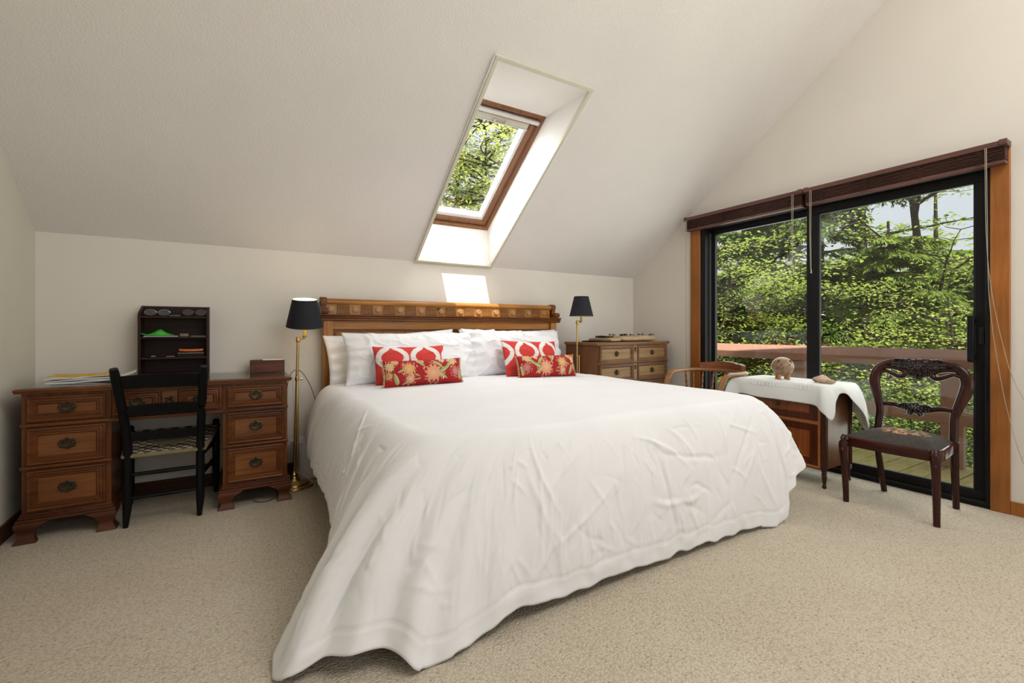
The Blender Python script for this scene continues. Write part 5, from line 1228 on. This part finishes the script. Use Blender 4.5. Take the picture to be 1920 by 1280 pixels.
m = MB(); m.box((-.040, -.03, 0), (.040, .03, .003)); o = m.build('card', M['teal'], loc=(-.195, 3.605, Z1), bevel=.0008); tag(o, 'pale green card lying on the upper shelf', 'card')
# brush and comb on the middle shelf
M['orange'] = plain('orange_wood', (.55, .13, .02), .3, var=.2, vscale=30); M['bristle'] = plain('dark_bristle', (.02, .016, .014), .8, var=.3); M['pale_bristle'] = plain('pale_bristle_tip', (.36, .26, .2), .7, var=.2)
Z2 = SHZ[2] + .0125
t = thing('clothes_brush', 'orange-backed bristle brush lying on the middle shelf', 'brush', (-.232, 3.60, Z2), 0)
m = MB(); m.loft([[(x, -.024 * w, .030 + .004 * abs(x) * 20), (x, .024 * w, .030 + .004 * abs(x) * 20), (x, .022 * w, .044 + .004 * abs(x) * 20), (x, -.022 * w, .044 + .004 * abs(x) * 20)] for x, w in ((-.066, .5), (-.058, .85), (-.03, 1), (.03, 1), (.058, .85), (.066, .5))]); m.build('back', M['orange'], t, bevel=.003)
m = MB()
for i in range(22):
    for j in range(5): m.lathe([(.0022, 0), (.0026, .031)], 5, (-.066 + .0063 * i, -.020 + .010 * j, 0))
m.build('bristles', M['bristle'], t)['kind'] = 'stuff'
m = MB()
for i in range(22): m.blob((-.066 + .0063 * i, -.0225, .022), (.0025, .002, .004), 6, 4)
m.build('bristle_band', M['pale_bristle'], t)['kind'] = 'stuff'
m = MB(); m.box((-.022, -.012, 0), (.022, .012, .006)); o = m.build('eraser', plain('dusty_red_card', (.24, .08, .06), .6), loc=(-.338, 3.585, Z2), bevel=.001); tag(o, 'flat dusty red piece on the middle shelf', 'card')
m = MB(); m.tube([(-.010, 0, .004), (0, .004, .007), (.010, 0, .004), (.012, .003, .003)], .003, 7); o = m.build('hair_clip', M['pale_bristle'], loc=(-.425, 3.585, Z2)); tag(o, 'small pale clip at the left of the middle shelf', 'clip')

# ------------------------------------------------------------------ blanket and tray on the chest of drawers
M['throw'] = plain('tan_wool_throw', (.45, .32, .20), .95, spec=.1, var=.15, vscale=30, bump=.3, bscale=300); M['throw_black'] = plain('black_wool', (.015, .012, .012), .95, spec=.1, var=.3)
CZ = .9385
Rz = Matrix.Rotation(RC, 3, 'Z')
def cl(x, y): v = Rz @ Vector((x, y, 0)); return (ctr.x + v.x, ctr.y + v.y)
t = thing('folded_throw', 'folded tan throw with black fringe on the chest of drawers', 'throw', (*cl(.045, -.02), CZ), RC)
def roll(x0, x1, y0, y1, h, seed):
    m = MB(); R = []
    for k in range(25):
        f = k / 24; x = x0 + (x1 - x0) * f; hh = h * (1 + .12 * float(noise3(f * 5, seed, 0, seed))); e = min(1, 6 * min(f, 1 - f) + .35)
        R.append([(x, (y0 + y1) / 2 + (y1 - y0) / 2 * math.copysign(abs(math.cos(a)) ** .5, math.cos(a)) * (.9 + .1 * e), hh / 2 + hh / 2 * e * math.copysign(abs(math.sin(a)) ** .6, math.sin(a))) for a in np.linspace(0, 2 * PI, 20, endpoint=False)])
    m.loft(R); return m
roll(-.20, .335, -.16, .14, .056, 3).build('long_fold', M['throw'], t, smooth=60)
roll(-.34, -.195, -.165, .13, .036, 5).build('short_fold', M['throw'], t, smooth=60)
m = MB(); rng = random.Random(4)
for k in range(46):
    left = k < 18; x = rng.uniform(-.37, -.20) if left else rng.uniform(-.16, .33); y = rng.uniform(-.12, .05); z = .038 if left else .056; a = rng.uniform(0, 6.28); ln = rng.uniform(.015, .035)
    m.tube([(x, y, z), (x + ln * .5 * math.cos(a), y + ln * .5 * math.sin(a), z + .012 + .006 * rng.random()), (x + ln * math.cos(a), y + ln * math.sin(a), z + .004)], .0045 if left else .003, 5)
m.build('fringe', M['throw_black'], t)['kind'] = 'stuff'
t = thing('black_pouch', 'flat black pouch at the left of the folded throw', 'pouch', (*cl(-.385, -.03), CZ), RC); m = MB(); m.box((-.07, -.06, 0), (.06, .06, .012)); m.build('body', M['throw_black'], t, bevel=.005)

# ------------------------------------------------------------------ tablecloth over the small cabinet
M['tablecloth'] = linen('white_embroidered_cloth', (.72, .73, .72), .10)
def cloth_point(E, H, b, bulge):
    P0 = np.array([E[0], E[1], .6800]); out = np.array([H[0] - E[0], H[1] - E[1], 0.]); P1 = P0 + out * .5 + np.array([0, 0, .0]); P2 = np.array([H[0], H[1], H[2] + (P0[2] - H[2]) * .55])
    return P0 * (1 - b) ** 3 + 3 * P1 * b * (1 - b) ** 2 + 3 * P2 * b * b * (1 - b) + np.array(H) * b ** 3
X0, X1, Y0, Y1 = 3.328, 3.706, 1.548, 2.194
TC = [((X0, Y1), (X0 - .055, Y1 + .045, .520)), ((X0, Y1 - .06), (X0 - .016, Y1 - .05, .568)), ((X0, 2.0), (X0 - .012, 2.0, .556)), ((X0, 1.85), (X0 - .014, 1.85, .556)), ((X0, 1.70), (X0 - .014, 1.70, .553)), ((X0, Y0 + .06), (X0 - .022, Y0 + .05, .545)),
      ((X0, Y0 + .02), (X0 - .055, Y0 - .005, .505)), ((X0 + .01, Y0), (X0 - .030, Y0 - .050, .468)), ((X0 + .03, Y0), (X0 + .030, Y0 - .040, .565)), ((X0 + .09, Y0), (X0 + .085, Y0 - .030, .612)), ((X0 + .16, Y0), (X0 + .14, Y0 - .045, .628)), ((X0 + .24, Y0), (X0 + .24, Y0 - .065, .560)),
      ((X1 - .05, Y0), (X1 - .03, Y0 - .085, .440)), ((X1 - .01, Y0), (X1 + .010, Y0 - .080, .360)), ((X1, Y0 + .02), (X1 + .045, Y0 - .02, .395)), ((X1, Y0 + .08), (X1 + .030, Y0 + .06, .53)), ((X1, 1.85), (X1 + .022, 1.85, .56)), ((X1, 2.05), (X1 + .022, 2.05, .56)), ((X1, Y1 - .02), (X1 + .035, Y1 + .02, .52)), ((X1 - .03, Y1), (X1 - .02, Y1 + .035, .55)), ((3.52, Y1), (3.52, Y1 + .026, .57)), ((X0 + .05, Y1), (X0 + .03, Y1 + .03, .56)), ((X0, Y1), (X0 - .055, Y1 + .045, .520))]
pt = np.linspace(0, len(TC) - 1, 330)[:-1]; Ee = cat_at([c[0] for c in TC], pt); Hh = cat_at([c[1] for c in TC], pt); C0 = np.array([(X0 + X1) / 2, (Y0 + Y1) / 2])
GR = []
for f in np.linspace(.04, 1, 22)[:-1]: GR.append([(C0[0] + (e[0] - C0[0]) * f, C0[1] + (e[1] - C0[1]) * f, .6800 + .0012 * float(noise3(e[0] * 9 * f, e[1] * 9 * f, 0, 5))) for e in Ee])
for b in np.linspace(0, 1, 30): GR.append([tuple(cloth_point(Ee[k], Hh[k], b, 0) + np.array([.004 * math.sin(k * .22) * b, .003 * math.cos(k * .31) * b, 0])) for k in range(len(pt))])
m = MB(); m.grid([[GR[i][k] for i in range(len(GR))] for k in range(len(pt))], True); m.add([GR[0][k] for k in range(len(pt))], [tuple(range(len(pt)))])
tc = m.build('tablecloth', M['tablecloth'], smooth=70); tag(tc, 'white embroidered cloth draped over the small cabinet', 'tablecloth')
sd = tc.modifiers.new('thickness', 'SOLIDIFY'); sd.thickness = .002; sd.offset = 1
# raised scalloped lace band along the front edge and flat hem band
m = MB()
for k in range(22):
    y = 2.15 - k * .0265
    m.tube([(X0 - .002 - .010 * math.sin(a), y + .013 * math.cos(a), .6825 - .035 * abs(math.sin(a)) - (.002 if k % 2 else 0)) for a in np.linspace(0, PI, 9)], .0026, 5)
    m.tube([(X0 + .020 + .012 * math.sin(a), y + .012 * math.cos(a), .6830) for a in np.linspace(0, 2 * PI, 10, endpoint=False)], .0024, 5, closed=True)
lace = m.build('lace_band', M['tablecloth'], tc); lace['kind'] = 'stuff'
# ceramic pig bank
M['clay'] = plain('brown_glazed_clay', (.26, .16, .085), .35, var=.25, vscale=14, bump=.25, bscale=45); M['clay_red'] = plain('reddish_glazed_clay', (.38, .14, .06), .3, var=.2, vscale=20); M['clay_dark'] = plain('dark_incised_clay', (.06, .035, .02), .5)
pg = thing('pig_bank', 'round brown clay pig bank standing on the white cloth', 'figurine', (3.500, 1.925, .6835), math.radians(-138))
# local: +x is the pig's nose direction
m = MB(); G = []
for i in range(36):
    row = []
    for j in range(20):
        a = 2 * PI * i / 36; b = PI * j / 19 - PI / 2; cb, sb = math.cos(b), math.sin(b)
        row.append((.088 * sb + (.008 * max(0, sb) ** 6), .074 * cb * math.cos(a), .094 + .070 * cb * math.sin(a)))
    G.append(row)
m.grid(G, True); m.build('body', M['clay'], pg, smooth=80)
m = MB(); m.lathe([(.001, .103), (.020, .102), (.022, .096), (.019, .086), (.024, .078)], 18, (0, 0, .082), 'x'); m.build('snout', M['clay'], pg)
for s in (-1, 1):
    m = MB(); m.prism([(.018 * s, .128), (.048 * s, .118), (.042 * s, .152)], 'x', .052, .062); m.build('ear', M['clay_dark'], pg, bevel=.004)
    m = MB(); m.blob((.080, .028 * s, .112), (.006, .006, .006), 10, 6); m.build('eye', M['clay_dark'], pg)
    for x in (-.035, .035):
        m = MB(); m.lathe([(.011, 0), (.013, .004), (.010, .018), (.015, .042)], 12, (x, .030 * s, 0)); m.build('foot', M['clay_red'], pg)
    m = MB()
    for r in (.010, .018, .026):
        P = []
        for a in np.linspace(0, 4.6, 16):
            yy = s * (.030 + r * math.cos(a)); zz = .075 + r * math.sin(a); k = 1 - (yy / .074) ** 2 - ((zz - .094) / .070) ** 2; P.append((.0885 * math.sqrt(max(k, .02)) + .001, yy, zz))
        m.tube(P, .0015, 5)
    m.build('swirl', M['clay_dark'], pg)
# stones
M['stone'] = plain('pinkish_stone', (.56, .40, .28), .7, var=.2, vscale=30, bump=.3, bscale=60); M['stone_d'] = plain('tan_stone', (.42, .31, .20), .75, var=.25, vscale=30, bump=.3, bscale=60)
for k, (x, y, r, lb, mt) in enumerate(((3.475, 1.642, (.034, .046, .026), 'largest pinkish stone on the white cloth', M['stone']), (3.500, 1.695, (.020, .024, .018), 'small tan stone left of the pinkish stone', M['stone_d']), (3.470, 1.588, (.022, .032, .014), 'flat tan stone right of the pinkish stone', M['stone_d']))):
    m = MB(); m.blob((0, 0, r[2]), r, 20, 12, .22, 3 + k); tag(m.build('stone', mt, loc=(x, y, .6838), smooth=60), lb, 'stone', 'stones on the white cloth')
